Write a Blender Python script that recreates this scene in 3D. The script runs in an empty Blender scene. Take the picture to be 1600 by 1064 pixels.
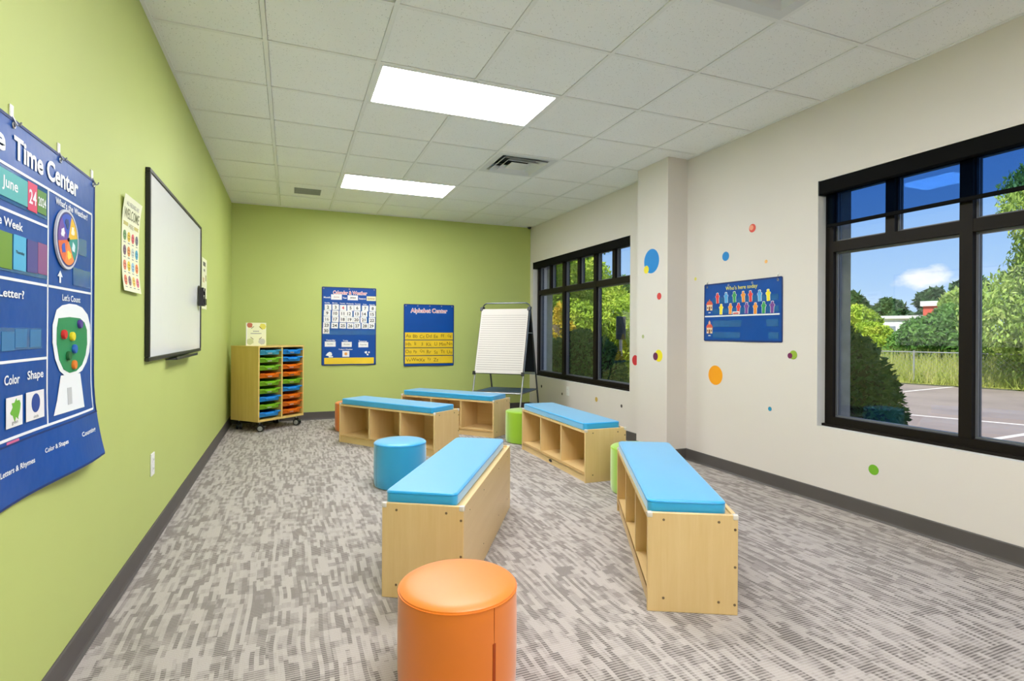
import bpy, bmesh, math, random
import numpy as np
from mathutils import Vector, Matrix

# ------------------------------------------------------------------ camera
W_PX, H_PX = 1600, 1064
FPX, CX, CY = 854.78, 800.0, 520.25
YAW, ROLL, HC = 0.3846, 0.0058, 1.148
scene = bpy.context.scene
C = scene.collection
_f = Vector((math.sin(YAW), math.cos(YAW), 0))
_r0 = Vector((math.cos(YAW), -math.sin(YAW), 0))
_u0 = Vector((0, 0, 1))
_r = math.cos(ROLL) * _r0 + math.sin(ROLL) * _u0
_u = -math.sin(ROLL) * _r0 + math.cos(ROLL) * _u0
cam = bpy.data.cameras.new('camera')
cam.sensor_fit = 'HORIZONTAL'
cam.sensor_width = 36.0
cam.lens = FPX / W_PX * 36.0
cam.shift_y = (CY - H_PX / 2) / W_PX
cam.clip_start = 0.05
cam.clip_end = 500
camo = bpy.data.objects.new('camera', cam)
C.objects.link(camo)
camo.matrix_world = Matrix((( _r.x, _u.x, -_f.x, 0), (_r.y, _u.y, -_f.y, 0), (_r.z, _u.z, -_f.z, HC), (0, 0, 0, 1)))
scene.camera = camo

def ray(px, py):
    return _f + _r * ((px - CX) / FPX) - _u * ((py - CY) / FPX)
def on_x(px, py, X):
    d = ray(px, py); s = X / d.x
    return (d.y * s, d.z * s + HC)          # (Y, Z) on the plane x = X
def on_y(px, py, Y):
    d = ray(px, py); s = Y / d.y
    return (d.x * s, d.z * s + HC)          # (X, Z) on the plane y = Y
def on_ground(px, py, z):
    d = ray(px, py); s = (z - HC) / d.z
    return (d.x * s, d.y * s)

# ------------------------------------------------------------------ colour management
vs = scene.view_settings
vs.view_transform = 'Standard'
vs.look = 'None'
vs.gamma = 1.0
vs.use_curve_mapping = False
vs.exposure = 0.0
PANEL_STRENGTH = 30.0
SUN_STRENGTH = 8.0
SKY_STRENGTH = 1.2

# ------------------------------------------------------------------ sky
world = bpy.data.worlds.new('sky')
scene.world = world
world.use_nodes = True
wt = world.node_tree
wt.nodes.clear()
def N(t, typ, **kw):
    n = t.nodes.new(typ)
    for k, v in kw.items():
        setattr(n, k, v)
    return n
def setin(t, sock, v):
    if isinstance(v, bpy.types.NodeSocket):
        t.links.new(v, sock)
    else:
        sock.default_value = v
def M(t, op, a, b=None, c=None, clamp=False):
    n = N(t, 'ShaderNodeMath', operation=op, use_clamp=clamp)
    setin(t, n.inputs[0], a)
    if b is not None: setin(t, n.inputs[1], b)
    if c is not None: setin(t, n.inputs[2], c)
    return n.outputs[0]
def ramp(t, fac, stops, interp='LINEAR'):
    n = N(t, 'ShaderNodeValToRGB')
    n.color_ramp.interpolation = interp
    e = n.color_ramp.elements
    while len(e) < len(stops): e.new(0.5)
    for k, (p, c) in enumerate(stops):
        e[k].position = p
        e[k].color = c if len(c) == 4 else (*c, 1)
    setin(t, n.inputs[0], fac)
    return n.outputs[0]
def mixc(t, fac, a, b, blend='MIX'):
    n = N(t, 'ShaderNodeMix', data_type='RGBA', blend_type=blend)
    setin(t, n.inputs[0], fac)
    setin(t, n.inputs[6], a if isinstance(a, bpy.types.NodeSocket) else (*a, 1))
    setin(t, n.inputs[7], b if isinstance(b, bpy.types.NodeSocket) else (*b, 1))
    return n.outputs[2]
def noise(t, vec, scale, detail=2.0, rough=0.5):
    n = N(t, 'ShaderNodeTexNoise')
    n.inputs['Scale'].default_value = scale
    n.inputs['Detail'].default_value = detail
    n.inputs['Roughness'].default_value = rough
    if vec is not None: t.links.new(vec, n.inputs['Vector'])
    return n.outputs['Fac']
def vscale(t, vec, s):
    n = N(t, 'ShaderNodeVectorMath', operation='MULTIPLY')
    t.links.new(vec, n.inputs[0]); n.inputs[1].default_value = s
    return n.outputs[0]

wtc = N(wt, 'ShaderNodeTexCoord')
wdir = wtc.outputs['Generated']
wsep = N(wt, 'ShaderNodeSeparateXYZ'); wt.links.new(wdir, wsep.inputs[0])
wz = wsep.outputs[2]
sky = ramp(wt, wz, [(0.0, (0.58, 0.74, 0.95)), (0.08, (0.40, 0.60, 0.92)), (0.22, (0.24, 0.46, 0.90)), (0.5, (0.10, 0.28, 0.78)), (1.0, (0.05, 0.17, 0.60))])
D0 = ray(1447, 436).normalized()
D1 = ray(1498, 440).normalized()
wn = noise(wt, vscale(wt, wdir, (1, 1, 1.6)), 13.0, 7.0, 0.6)
def cloud(Dc, size, amp):
    sub = N(wt, 'ShaderNodeVectorMath', operation='SUBTRACT'); wt.links.new(wdir, sub.inputs[0]); sub.inputs[1].default_value = Dc
    sc = vscale(wt, sub.outputs[0], (1, 1, 2.1))
    ln = N(wt, 'ShaderNodeVectorMath', operation='LENGTH'); wt.links.new(sc, ln.inputs[0])
    d = M(wt, 'ADD', M(wt, 'SUBTRACT', size, ln.outputs['Value']), M(wt, 'MULTIPLY', M(wt, 'SUBTRACT', wn, 0.5), amp))
    return M(wt, 'MULTIPLY', d, 30.0, clamp=True)
c0 = cloud(D0, 0.036, 0.16)
c1 = cloud(D1, 0.022, 0.12)
wn2 = noise(wt, vscale(wt, wdir, (1, 1, 2.4)), 2.6, 5.0, 0.55)
c2 = M(wt, 'MULTIPLY', M(wt, 'SUBTRACT', wn2, 0.53), 2.2, clamp=True)
cm = M(wt, 'MAXIMUM', M(wt, 'MAXIMUM', c0, M(wt, 'MULTIPLY', c1, 0.6)), M(wt, 'MULTIPLY', c2, 0.75))
ccol = ramp(wt, noise(wt, wdir, 16.0, 4.0, 0.6), [(0.3, (0.82, 0.86, 0.95)), (0.6, (1.0, 1.0, 1.0))])
skyc = mixc(wt, cm, sky, ccol)
gmask = M(wt, 'GREATER_THAN', wz, -0.02)
skyg = mixc(wt, gmask, (0.16, 0.17, 0.12), skyc)
bg = N(wt, 'ShaderNodeBackground')
wt.links.new(skyg, bg.inputs[0]); bg.inputs[1].default_value = SKY_STRENGTH
wo = N(wt, 'ShaderNodeOutputWorld'); wt.links.new(bg.outputs[0], wo.inputs[0])

# ------------------------------------------------------------------ sun (from behind the building)
sun = bpy.data.lights.new('sun', 'SUN')
sun.energy = SUN_STRENGTH
sun.angle = math.radians(0.6)
sun.color = (1.0, 0.95, 0.86)
suno = bpy.data.objects.new('sun', sun)
C.objects.link(suno)
suno.rotation_euler = Vector((0.62, 0.28, -0.95)).to_track_quat('-Z', 'Y').to_euler()
suno.location = (-8, -6, 14)

# ------------------------------------------------------------------ materials
def srgb(r, g, b):
    f = lambda c: c / 12.92 if c <= 0.04045 else ((c + 0.055) / 1.055) ** 2.4
    return (f(r / 255), f(g / 255), f(b / 255))
MATS = {}
def base(name):
    m = bpy.data.materials.new(name); m.use_nodes = True
    t = m.node_tree
    p = t.nodes['Principled BSDF']
    return m, t, p
def pos(t):
    return N(t, 'ShaderNodeNewGeometry').outputs['Position']
def objc(t):
    return N(t, 'ShaderNodeTexCoord').outputs['Object']
def bump(t, p, h, strength, dist):
    b = N(t, 'ShaderNodeBump'); b.inputs['Strength'].default_value = strength; b.inputs['Distance'].default_value = dist
    t.links.new(h, b.inputs['Height']); t.links.new(b.outputs[0], p.inputs['Normal'])
def mat(name, col, rough=0.5, spec=0.5, metal=0.0, vary=0.06, vscl=6.0, bmp=0.0, bscl=60.0, bdist=0.002, coat=0.0, sheen=0.0):
    """plain painted / plastic / metal surface: colour with a little noise, optional fine relief"""
    if name in MATS: return MATS[name]
    m, t, p = base(name)
    o = objc(t)
    if vary > 0:
        n = noise(t, o, vscl, 3.0)
        a = tuple(c * (1 - vary) for c in col); b = tuple(min(1, c * (1 + vary)) for c in col)
        t.links.new(ramp(t, n, [(0.3, a), (0.7, b)]), p.inputs['Base Color'])
    else:
        p.inputs['Base Color'].default_value = (*col, 1)
    p.inputs['Roughness'].default_value = rough
    p.inputs['Specular IOR Level'].default_value = spec
    p.inputs['Metallic'].default_value = metal
    if coat: p.inputs['Coat Weight'].default_value = coat
    if sheen:
        p.inputs['Sheen Weight'].default_value = sheen; p.inputs['Sheen Roughness'].default_value = 0.45
    if bmp: bump(t, p, noise(t, o, bscl, 3.0), bmp, bdist)
    MATS[name] = m
    return m

GREEN = mat('green_wall_paint', srgb(190, 202, 118), 0.55, 0.35, vary=0.02, vscl=1.5, bmp=0.12, bscl=180, bdist=0.001)
BEIGE = mat('beige_wall_paint', srgb(222, 215, 208), 0.6, 0.3, vary=0.015, vscl=1.5, bmp=0.12, bscl=180, bdist=0.001)
REVEAL = mat('white_drywall_reveal', srgb(226, 224, 220), 0.6, 0.3, vary=0.01)
BASEB = mat('charcoal_vinyl_base', srgb(86, 81, 79), 0.5, 0.4, vary=0.05)
EXTW = mat('grey_block_exterior', srgb(150, 146, 142), 0.85, 0.2, vary=0.12, vscl=12, bmp=0.3, bscl=40)
FRAMEM = mat('dark_bronze_aluminium', srgb(24, 18, 13), 0.5, 0.18, vary=0.03)
STOPM = mat('bead_reflection_grey', srgb(104, 106, 112), 0.35, 0.5, vary=0.03)  # lighter than the frame: the beads' reflection is put into the colour
BLACK = mat('black_plastic', srgb(22, 22, 23), 0.4, 0.5, vary=0.05)
FASCIA = mat('black_shade_fascia', srgb(8, 8, 9), 0.75, 0.12, vary=0.03)
WHITEP = mat('white_plastic', srgb(236, 236, 232), 0.4, 0.5, vary=0.01)
STEEL = mat('brushed_steel', srgb(170, 172, 174), 0.32, 0.5, 1.0, vary=0.05)
DKSTEEL = mat('dark_grey_metal', srgb(92, 96, 98), 0.35, 0.5, 0.8, vary=0.05)
RAIL = mat('white_ceiling_rail', srgb(242, 242, 239), 0.6, 0.2, vary=0.01)
VENTM = mat('white_enamel_diffuser', srgb(222, 223, 222), 0.4, 0.5, vary=0.01)
VENTIN = mat('dark_duct_inside', srgb(60, 62, 62), 0.7, 0.3, vary=0.05)
GRILLEM = mat('grey_grille', srgb(150, 152, 148), 0.6, 0.3, vary=0.05)
SCREW = mat('antique_brass_screw', srgb(132, 112, 88), 0.4, 0.5, 0.7, vary=0.1)
VBLUE = mat('blue_vinyl', srgb(16, 164, 224), 0.42, 0.8, vary=0.02, bmp=0.05, bscl=14, bdist=0.004, sheen=0.7)
VBLUE2 = mat('blue_vinyl_piping', srgb(20, 150, 215), 0.36, 0.55, vary=0.02)
VORANGE = mat('orange_vinyl', srgb(238, 126, 8), 0.42, 0.7, vary=0.02, bmp=0.05, bscl=14, bdist=0.004, sheen=0.35)
VORANGE2 = mat('orange_vinyl_piping', srgb(238, 124, 30), 0.36, 0.5, vary=0.02)
VGREEN = mat('lime_vinyl', srgb(150, 198, 20), 0.42, 0.8, vary=0.02, bmp=0.05, bscl=14, bdist=0.004, sheen=0.7)
VGREEN2 = mat('lime_vinyl_piping', srgb(160, 205, 40), 0.36, 0.5, vary=0.02)
SEAMO = mat('dark_orange_seam', srgb(170, 66, 6), 0.5, 0.3, vary=0.0)
CHART = mat('royal_blue_chart_vinyl', srgb(0, 74, 158), 0.38, 0.32, vary=0.06, vscl=5, bmp=0.35, bscl=7, bdist=0.012)
CHARTD = mat('navy_chart_edge', srgb(16, 46, 110), 0.5, 0.4, vary=0.04)
POCKET = mat('clear_pocket_over_blue', srgb(34, 96, 160), 0.12, 0.6, vary=0.1, vscl=12, bmp=0.3, bscl=18, bdist=0.006)
YSTRIP = mat('yellow_chart_strip', srgb(236, 200, 34), 0.4, 0.5, vary=0.05, vscl=8, bmp=0.2, bscl=10, bdist=0.004)
PRINTW = mat('white_print', srgb(240, 243, 245), 0.5, 0.4, vary=0.0)
PRINTK = mat('black_print', srgb(30, 30, 32), 0.5, 0.4, vary=0.0)
PRINTG = mat('grey_print', srgb(138, 138, 140), 0.5, 0.4, vary=0.0)
PRINTR = mat('red_print', srgb(212, 44, 62), 0.5, 0.4, vary=0.0)
PRINTB = mat('brown_print', srgb(118, 84, 12), 0.5, 0.4, vary=0.0)
PRINTY = mat('yellow_print', srgb(236, 226, 90), 0.5, 0.4, vary=0.0)
CARDW = mat('white_card', srgb(240, 238, 238), 0.45, 0.4, vary=0.01)
WBOARD = None
TRAYC = {'blue': mat('blue_tray_plastic', srgb(40, 150, 230), 0.3, 0.5, vary=0.02),
         'green': mat('lime_tray_plastic', srgb(130, 190, 40), 0.3, 0.5, vary=0.02),
         'orange': mat('orange_tray_plastic', srgb(232, 122, 22), 0.3, 0.5, vary=0.02),
         'teal': mat('teal_tray_plastic', srgb(70, 170, 200), 0.3, 0.5, vary=0.02)}
def flat(col):
    k = 'print_%d_%d_%d' % col
    return mat(k, srgb(*col), 0.5, 0.4, vary=0.0)

def make_wood(name, c1, c2, axis):
    m, t, p = base(name)
    s = [26, 26, 26]; s[axis] = 1.6
    o = vscale(t, objc(t), tuple(s))
    n = noise(t, o, 1.0, 4.0, 0.55)
    n2 = noise(t, o, 6.0, 2.0, 0.5)
    f = M(t, 'ADD', M(t, 'MULTIPLY', n, 0.75), M(t, 'MULTIPLY', n2, 0.25))
    t.links.new(ramp(t, f, [(0.3, c1), (0.7, c2)]), p.inputs['Base Color'])
    p.inputs['Roughness'].default_value = 0.36
    p.inputs['Specular IOR Level'].default_value = 0.6
    return m
MAPLE = make_wood('maple_panel_upright_grain', srgb(222, 188, 128), srgb(230, 199, 143), 2)
MAPLEL = make_wood('maple_panel_long_grain', srgb(222, 188, 128), srgb(230, 199, 143), 0)
CABW = make_wood('cabinet_maple_laminate', srgb(212, 180, 98), srgb(224, 194, 116), 2)
EDGE = make_wood('maple_edge_band', srgb(206, 164, 100), srgb(222, 184, 124), 0)

def make_carpet():
    m, t, p = base('grey_textured_carpet')
    g = pos(t)
    sx = N(t, 'ShaderNodeSeparateXYZ'); t.links.new(g, sx.inputs[0])
    wob = M(t, 'MULTIPLY', M(t, 'SUBTRACT', noise(t, g, 2.2, 1.0), 0.5), 0.05)
    X = M(t, 'ADD', sx.outputs[0], wob); Y = sx.outputs[1]
    def blocks(w, l, seed):
        col = M(t, 'FLOOR', M(t, 'DIVIDE', X, w))
        w1 = N(t, 'ShaderNodeTexWhiteNoise', noise_dimensions='1D'); t.links.new(M(t, 'ADD', col, seed), w1.inputs['W'])
        yy = M(t, 'FLOOR', M(t, 'ADD', M(t, 'DIVIDE', Y, l), M(t, 'MULTIPLY', w1.outputs['Value'], 7.0)))
        cb = N(t, 'ShaderNodeCombineXYZ'); t.links.new(col, cb.inputs[0]); t.links.new(yy, cb.inputs[1]); cb.inputs[2].default_value = seed
        w2 = N(t, 'ShaderNodeTexWhiteNoise', noise_dimensions='3D'); t.links.new(cb.outputs[0], w2.inputs['Vector'])
        return w2.outputs['Value']
    b1 = blocks(0.0155, 0.12, 3.1)
    b2 = blocks(0.036, 0.045, 8.7)
    n1 = noise(t, vscale(t, g, (16, 6, 1)), 1.0, 3.0)
    v = M(t, 'ADD', M(t, 'ADD', M(t, 'MULTIPLY', b1, 0.48), M(t, 'MULTIPLY', b2, 0.30)), M(t, 'MULTIPLY', n1, 0.34))
    dark = ramp(t, v, [(0.42, (0, 0, 0)), (0.74, (1, 1, 1))])
    ribs = M(t, 'MULTIPLY_ADD', M(t, 'SINE', M(t, 'MULTIPLY', M(t, 'ADD', Y, M(t, 'MULTIPLY', wob, 0.3)), 2 * math.pi / 0.0125)), 0.5, 0.5)
    fine = noise(t, g, 420, 2.0)
    darkc = mixc(t, ribs, srgb(108, 101, 97), srgb(178, 169, 163))
    lightc = mixc(t, M(t, 'MULTIPLY', ribs, 0.5), srgb(186, 177, 171), srgb(206, 197, 191))
    bw = N(t, 'ShaderNodeRGBToBW'); t.links.new(dark, bw.inputs[0])
    c = mixc(t, bw.outputs[0], lightc, darkc)
    c2 = mixc(t, 1.0, c, ramp(t, fine, [(0.3, (0.72, 0.72, 0.72)), (0.7, (1, 1, 1))]), 'MULTIPLY')
    t.links.new(c2, p.inputs['Base Color'])
    p.inputs['Roughness'].default_value = 0.95
    p.inputs['Specular IOR Level'].default_value = 0.1
    hgt = M(t, 'ADD', M(t, 'MULTIPLY', ribs, 0.6), M(t, 'MULTIPLY', fine, 0.8))
    bump(t, p, hgt, 0.5, 0.002)
    return m
CARPET = make_carpet()

def make_tile():
    m, t, p = base('fissured_ceiling_tile')
    g = pos(t)
    v = N(t, 'ShaderNodeTexVoronoi', feature='F1'); v.inputs['Scale'].default_value = 95; t.links.new(g, v.inputs['Vector'])
    dots = ramp(t, v.outputs['Distance'], [(0.14, (0, 0, 0)), (0.26, (1, 1, 1))])
    n = noise(t, g, 55, 3.0)
    keep = ramp(t, n, [(0.42, (0, 0, 0)), (0.50, (1, 1, 1))])
    d = mixc(t, 1.0, dots, keep, 'SCREEN')
    c = mixc(t, 1.0, ramp(t, noise(t, g, 3, 2.0), [(0.3, srgb(248, 248, 246)), (0.7, srgb(251, 251, 249))]), ramp(t, d, [(0.0, (0.48, 0.48, 0.46)), (1.0, (1, 1, 1))]), 'MULTIPLY')
    t.links.new(c, p.inputs['Base Color'])
    p.inputs['Roughness'].default_value = 0.9
    p.inputs['Specular IOR Level'].default_value = 0.1
    bw = N(t, 'ShaderNodeRGBToBW'); t.links.new(d, bw.inputs[0])
    bump(t, p, bw.outputs[0], 0.35, 0.002)
    return m
TILE = make_tile()

def make_emit(name, col, strength):
    m = bpy.data.materials.new(name); m.use_nodes = True
    t = m.node_tree; t.nodes.clear()
    e = N(t, 'ShaderNodeEmission'); e.inputs[0].default_value = (*col, 1); e.inputs[1].default_value = strength
    o = N(t, 'ShaderNodeOutputMaterial'); t.links.new(e.outputs[0], o.inputs[0])
    return m
PANEL = make_emit('lit_acrylic_panel', (0.965, 0.972, 1.0), PANEL_STRENGTH)

def make_glass(name, tint, ior=1.5, rough=0.0):
    m = bpy.data.materials.new(name); m.use_nodes = True
    t = m.node_tree; t.nodes.clear()
    tr = N(t, 'ShaderNodeBsdfTransparent'); tr.inputs[0].default_value = (*tint, 1)
    gl = N(t, 'ShaderNodeBsdfGlossy'); gl.inputs['Roughness'].default_value = rough
    fr = N(t, 'ShaderNodeFresnel')
    bf = N(t, 'ShaderNodeNewGeometry').outputs['Backfacing']        # same index of refraction on both faces of a thin pane
    t.links.new(M(t, 'MULTIPLY_ADD', bf, 1.0 / ior - ior, ior), fr.inputs[0])
    mx = N(t, 'ShaderNodeMixShader'); t.links.new(fr.outputs[0], mx.inputs[0]); t.links.new(tr.outputs[0], mx.inputs[1]); t.links.new(gl.outputs[0], mx.inputs[2])
    o = N(t, 'ShaderNodeOutputMaterial'); t.links.new(mx.outputs[0], o.inputs[0])
    return m
GLASS = make_glass('window_glass', (0.95, 0.97, 0.97))
def make_mesh_fabric():
    m = bpy.data.materials.new('dark_sun_screen_fabric'); m.use_nodes = True
    t = m.node_tree; t.nodes.clear()
    tr = N(t, 'ShaderNodeBsdfTransparent'); tr.inputs[0].default_value = (0.42, 0.58, 0.76, 1)
    df = N(t, 'ShaderNodeBsdfDiffuse'); df.inputs[0].default_value = (0.012, 0.012, 0.016, 1)
    mx = N(t, 'ShaderNodeMixShader'); mx.inputs[0].default_value = 0.07
    t.links.new(tr.outputs[0], mx.inputs[1]); t.links.new(df.outputs[0], mx.inputs[2])
    o = N(t, 'ShaderNodeOutputMaterial'); t.links.new(mx.outputs[0], o.inputs[0])
    return m
SCREEN = make_mesh_fabric()
def make_clear():
    m, t, p = base('clear_plastic_cap')
    p.inputs['Base Color'].default_value = (0.9, 0.88, 0.84, 1)
    p.inputs['Roughness'].default_value = 0.15
    p.inputs['Alpha'].default_value = 0.72
    return m
CLEAR = make_clear()
def make_wb():
    m, t, p = base('glossy_white_board')
    o = objc(t)
    n = noise(t, vscale(t, o, (1, 5, 2.4)), 3.0, 5.0, 0.6)
    t.links.new(ramp(t, n, [(0.25, srgb(231, 232, 233)), (0.4, srgb(238, 238, 237))]), p.inputs['Base Color'])
    p.inputs['Roughness'].default_value = 0.18
    return m
WBOARD = make_wb()
def make_leaf(name, c1, c2, c3, scl):
    m, t, p = base(name)
    g = pos(t)
    n = noise(t, g, scl, 3.0, 0.6)
    n2 = N(t, 'ShaderNodeTexWhiteNoise', noise_dimensions='3D')
    sn = N(t, 'ShaderNodeVectorMath', operation='SNAP'); t.links.new(g, sn.inputs[0]); sn.inputs[1].default_value = (0.3, 0.3, 0.3)
    t.links.new(sn.outputs[0], n2.inputs['Vector'])
    f = M(t, 'ADD', M(t, 'MULTIPLY', n, 0.75), M(t, 'MULTIPLY', n2.outputs['Value'], 0.25))
    t.links.new(ramp(t, f, [(0.25, c1), (0.5, c2), (0.75, c3)]), p.inputs['Base Color'])
    p.inputs['Roughness'].default_value = 0.6
    p.inputs['Specular IOR Level'].default_value = 0.25
    tl = N(t, 'ShaderNodeBsdfTranslucent'); t.links.new(p.inputs['Base Color'].links[0].from_socket, tl.inputs[0])
    mx = N(t, 'ShaderNodeMixShader'); mx.inputs[0].default_value = 0.3
    out = t.nodes['Material Output']
    t.links.new(p.outputs[0], mx.inputs[1]); t.links.new(tl.outputs[0], mx.inputs[2]); t.links.new(mx.outputs[0], out.inputs[0])
    return m
LEAF_Y = make_leaf('yellow_green_leaves', srgb(112, 146, 36), srgb(164, 192, 60), srgb(208, 212, 84), 0.8)
LEAF_M = make_leaf('mid_green_leaves', srgb(60, 100, 40), srgb(98, 146, 62), srgb(138, 178, 86), 0.8)
LEAF_D = make_leaf('deep_green_leaves', srgb(34, 62, 34), srgb(58, 92, 50), srgb(88, 124, 66), 0.6)
LEAF_W = make_leaf('willow_leaves', srgb(112, 144, 58), srgb(156, 184, 86), srgb(196, 208, 120), 0.8)
LEAF_H = make_leaf('hedge_leaves', srgb(46, 76, 36), srgb(66, 104, 48), srgb(92, 130, 62), 5.0)
LEAF_O = make_leaf('turning_yellow_leaves', srgb(170, 160, 40), srgb(206, 178, 50), srgb(214, 160, 40), 0.8)
GRASSM = make_leaf('tall_grass_blades', srgb(146, 164, 72), srgb(184, 192, 102), srgb(212, 200, 142), 1.4)
BARK = mat('grey_brown_bark', srgb(104, 88, 72), 0.9, 0.2, vary=0.2, vscl=8, bmp=0.6, bscl=20, bdist=0.01)
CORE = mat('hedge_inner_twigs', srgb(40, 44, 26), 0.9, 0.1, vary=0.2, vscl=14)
def make_asphalt():
    m, t, p = base('sun_bleached_asphalt')
    g = pos(t)
    n = noise(t, g, 0.6, 5.0, 0.6); f = noise(t, g, 60, 2.0)
    c = mixc(t, 1.0, ramp(t, n, [(0.3, srgb(132, 118, 110)), (0.7, srgb(158, 142, 132))]), ramp(t, f, [(0.3, (0.8, 0.8, 0.8)), (0.7, (1, 1, 1))]), 'MULTIPLY')
    t.links.new(c, p.inputs['Base Color']); p.inputs['Roughness'].default_value = 0.9
    return m
ASPH = make_asphalt()
FIELD = mat('dry_grass_ground', srgb(150, 150, 80), 0.95, 0.1, vary=0.25, vscl=0.8)
BEDM = mat('mulch_bed', srgb(96, 78, 62), 0.95, 0.1, vary=0.25, vscl=6, bmp=0.6, bscl=30, bdist=0.01)
LINEM = mat('worn_parking_paint', srgb(214, 206, 198), 0.8, 0.2, vary=0.12, vscl=5)
GALV = mat('galvanised_fence_steel', srgb(176, 178, 178), 0.45, 0.5, 0.6, vary=0.06)

# ------------------------------------------------------------------ mesh helpers
class MB:
    def __init__(s): s.v = []; s.f = []
    def add(s, vs, fs, mtx=None):
        o = len(s.v)
        s.v += [tuple(mtx @ Vector(p)) if mtx else tuple(p) for p in vs]
        s.f += [tuple(i + o for i in f) for f in fs]
        return s
    def box(s, a, b, mtx=None):
        x0, y0, z0 = a; x1, y1, z1 = b
        x0, x1 = min(x0, x1), max(x0, x1); y0, y1 = min(y0, y1), max(y0, y1); z0, z1 = min(z0, z1), max(z0, z1)
        return s.add([(x0, y0, z0), (x1, y0, z0), (x1, y1, z0), (x0, y1, z0), (x0, y0, z1), (x1, y0, z1), (x1, y1, z1), (x0, y1, z1)],
                     [(0, 3, 2, 1), (4, 5, 6, 7), (0, 1, 5, 4), (1, 2, 6, 5), (2, 3, 7, 6), (3, 0, 4, 7)], mtx)
    def rbox(s, a, b, r, seg=2, mtx=None):
        bm = bmesh.new()
        lo = [min(a[i], b[i]) for i in range(3)]; hi = [max(a[i], b[i]) for i in range(3)]
        bmesh.ops.create_cube(bm, size=1.0)
        for v in bm.verts:
            v.co = Vector([(lo[i] + hi[i]) / 2 + v.co[i] * (hi[i] - lo[i]) for i in range(3)])
        bmesh.ops.bevel(bm, geom=bm.edges[:], offset=r, segments=seg, profile=0.5, affect='EDGES')
        s.bm(bm, mtx)
        return s
    def bm(s, bm, mtx=None):
        bm.verts.index_update()
        s.add([v.co[:] for v in bm.verts], [[v.index for v in f.verts] for f in bm.faces], mtx)
        bm.free()
        return s
    def cyl(s, p0, p1, r0, r1=None, n=12, caps=True):
        r1 = r0 if r1 is None else r1
        p0 = Vector(p0); p1 = Vector(p1); d = (p1 - p0).normalized()
        a = d.orthogonal().normalized(); b = d.cross(a)
        vs = []
        for p, r in ((p0, r0), (p1, r1)):
            for k in range(n):
                t = 2 * math.pi * k / n
                vs.append(p + a * (r * math.cos(t)) + b * (r * math.sin(t)))
        fs = [(k, (k + 1) % n, n + (k + 1) % n, n + k) for k in range(n)]
        if caps: fs += [tuple(reversed(range(n))), tuple(range(n, 2 * n))]
        return s.add(vs, fs)
    def tube(s, pts, r, n=8, closed=False):
        pts = [Vector(p) for p in pts]; m = len(pts); vs = []; fs = []
        prev = None
        for i, p in enumerate(pts):
            q0 = pts[(i - 1) % m] if (closed or i > 0) else p
            q1 = pts[(i + 1) % m] if (closed or i < m - 1) else p
            d = (q1 - q0).normalized()
            a = (prev - d * prev.dot(d)).normalized() if prev is not None and (prev - d * prev.dot(d)).length > 1e-5 else d.orthogonal().normalized()
            prev = a; b = d.cross(a)
            for k in range(n):
                t = 2 * math.pi * k / n
                vs.append(p + a * (r * math.cos(t)) + b * (r * math.sin(t)))
        for i in range(m if closed else m - 1):
            j = (i + 1) % m
            for k in range(n):
                fs.append((i * n + k, i * n + (k + 1) % n, j * n + (k + 1) % n, j * n + k))
        if not closed: fs += [tuple(reversed(range(n))), tuple(range((m - 1) * n, m * n))]
        return s.add(vs, fs)
    def lathe(s, prof, n=40, c=(0, 0, 0)):
        vs = []; fs = []; m = len(prof)
        for (r, z) in prof:
            for k in range(n):
                t = 2 * math.pi * k / n
                vs.append((c[0] + r * math.cos(t), c[1] + r * math.sin(t), c[2] + z))
        for i in range(m - 1):
            for k in range(n):
                fs.append((i * n + k, i * n + (k + 1) % n, (i + 1) * n + (k + 1) % n, (i + 1) * n + k))
        fs.append(tuple(reversed(range(n)))); fs.append(tuple(range((m - 1) * n, m * n)))
        return s.add(vs, fs)
    def prism(s, poly, frame, t):
        """polygon of (a, b) on the frame (origin, right, up, out), t thick outwards"""
        o, r, u, n = frame
        m = len(poly)
        area = sum(poly[i][0] * poly[(i + 1) % m][1] - poly[(i + 1) % m][0] * poly[i][1] for i in range(m))
        if area < 0: poly = list(reversed(poly))
        vs = [o + r * a + u * b for a, b in poly] + [o + r * a + u * b + n * t for a, b in poly]
        fs = [tuple(reversed(range(m))), tuple(range(m, 2 * m))] + [(k, (k + 1) % m, m + (k + 1) % m, m + k) for k in range(m)]
        return s.add(vs, fs)
    def build(s, name, m, parent=None, smooth=False, warp=None):
        me = bpy.data.meshes.new(name)
        v = s.v if warp is None else [warp(Vector(p)) for p in s.v]
        me.from_pydata([tuple(p) for p in v], [], s.f)
        me.materials.append(m)
        if smooth:
            me.polygons.foreach_set('use_smooth', [True] * len(me.polygons))
            try: me.set_sharp_from_angle(angle=math.radians(40))
            except Exception: pass
        o = bpy.data.objects.new(name, me)
        C.objects.link(o)
        if parent is not None: o.parent = parent
        return o
def tag(o, label, cat, group=None, kind=None):
    o['label'] = label; o['category'] = cat
    if group: o['group'] = group
    if kind: o['kind'] = kind
    return o
def struct(o):
    o['kind'] = 'structure'; return o
def thing(name, label, cat, loc=(0, 0, 0), rz=0.0, group=None):
    o = bpy.data.objects.new(name, None)
    C.objects.link(o)
    o.empty_display_size = 0.05
    o.location = loc; o.rotation_euler = (0, 0, rz)
    return tag(o, label, cat, group)
def copy_tree(o, parent=None):
    c = o.copy(); C.objects.link(c); c.parent = parent
    for ch in list(o.children): copy_tree(ch, c)
    return c
_tc = {}
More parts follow.
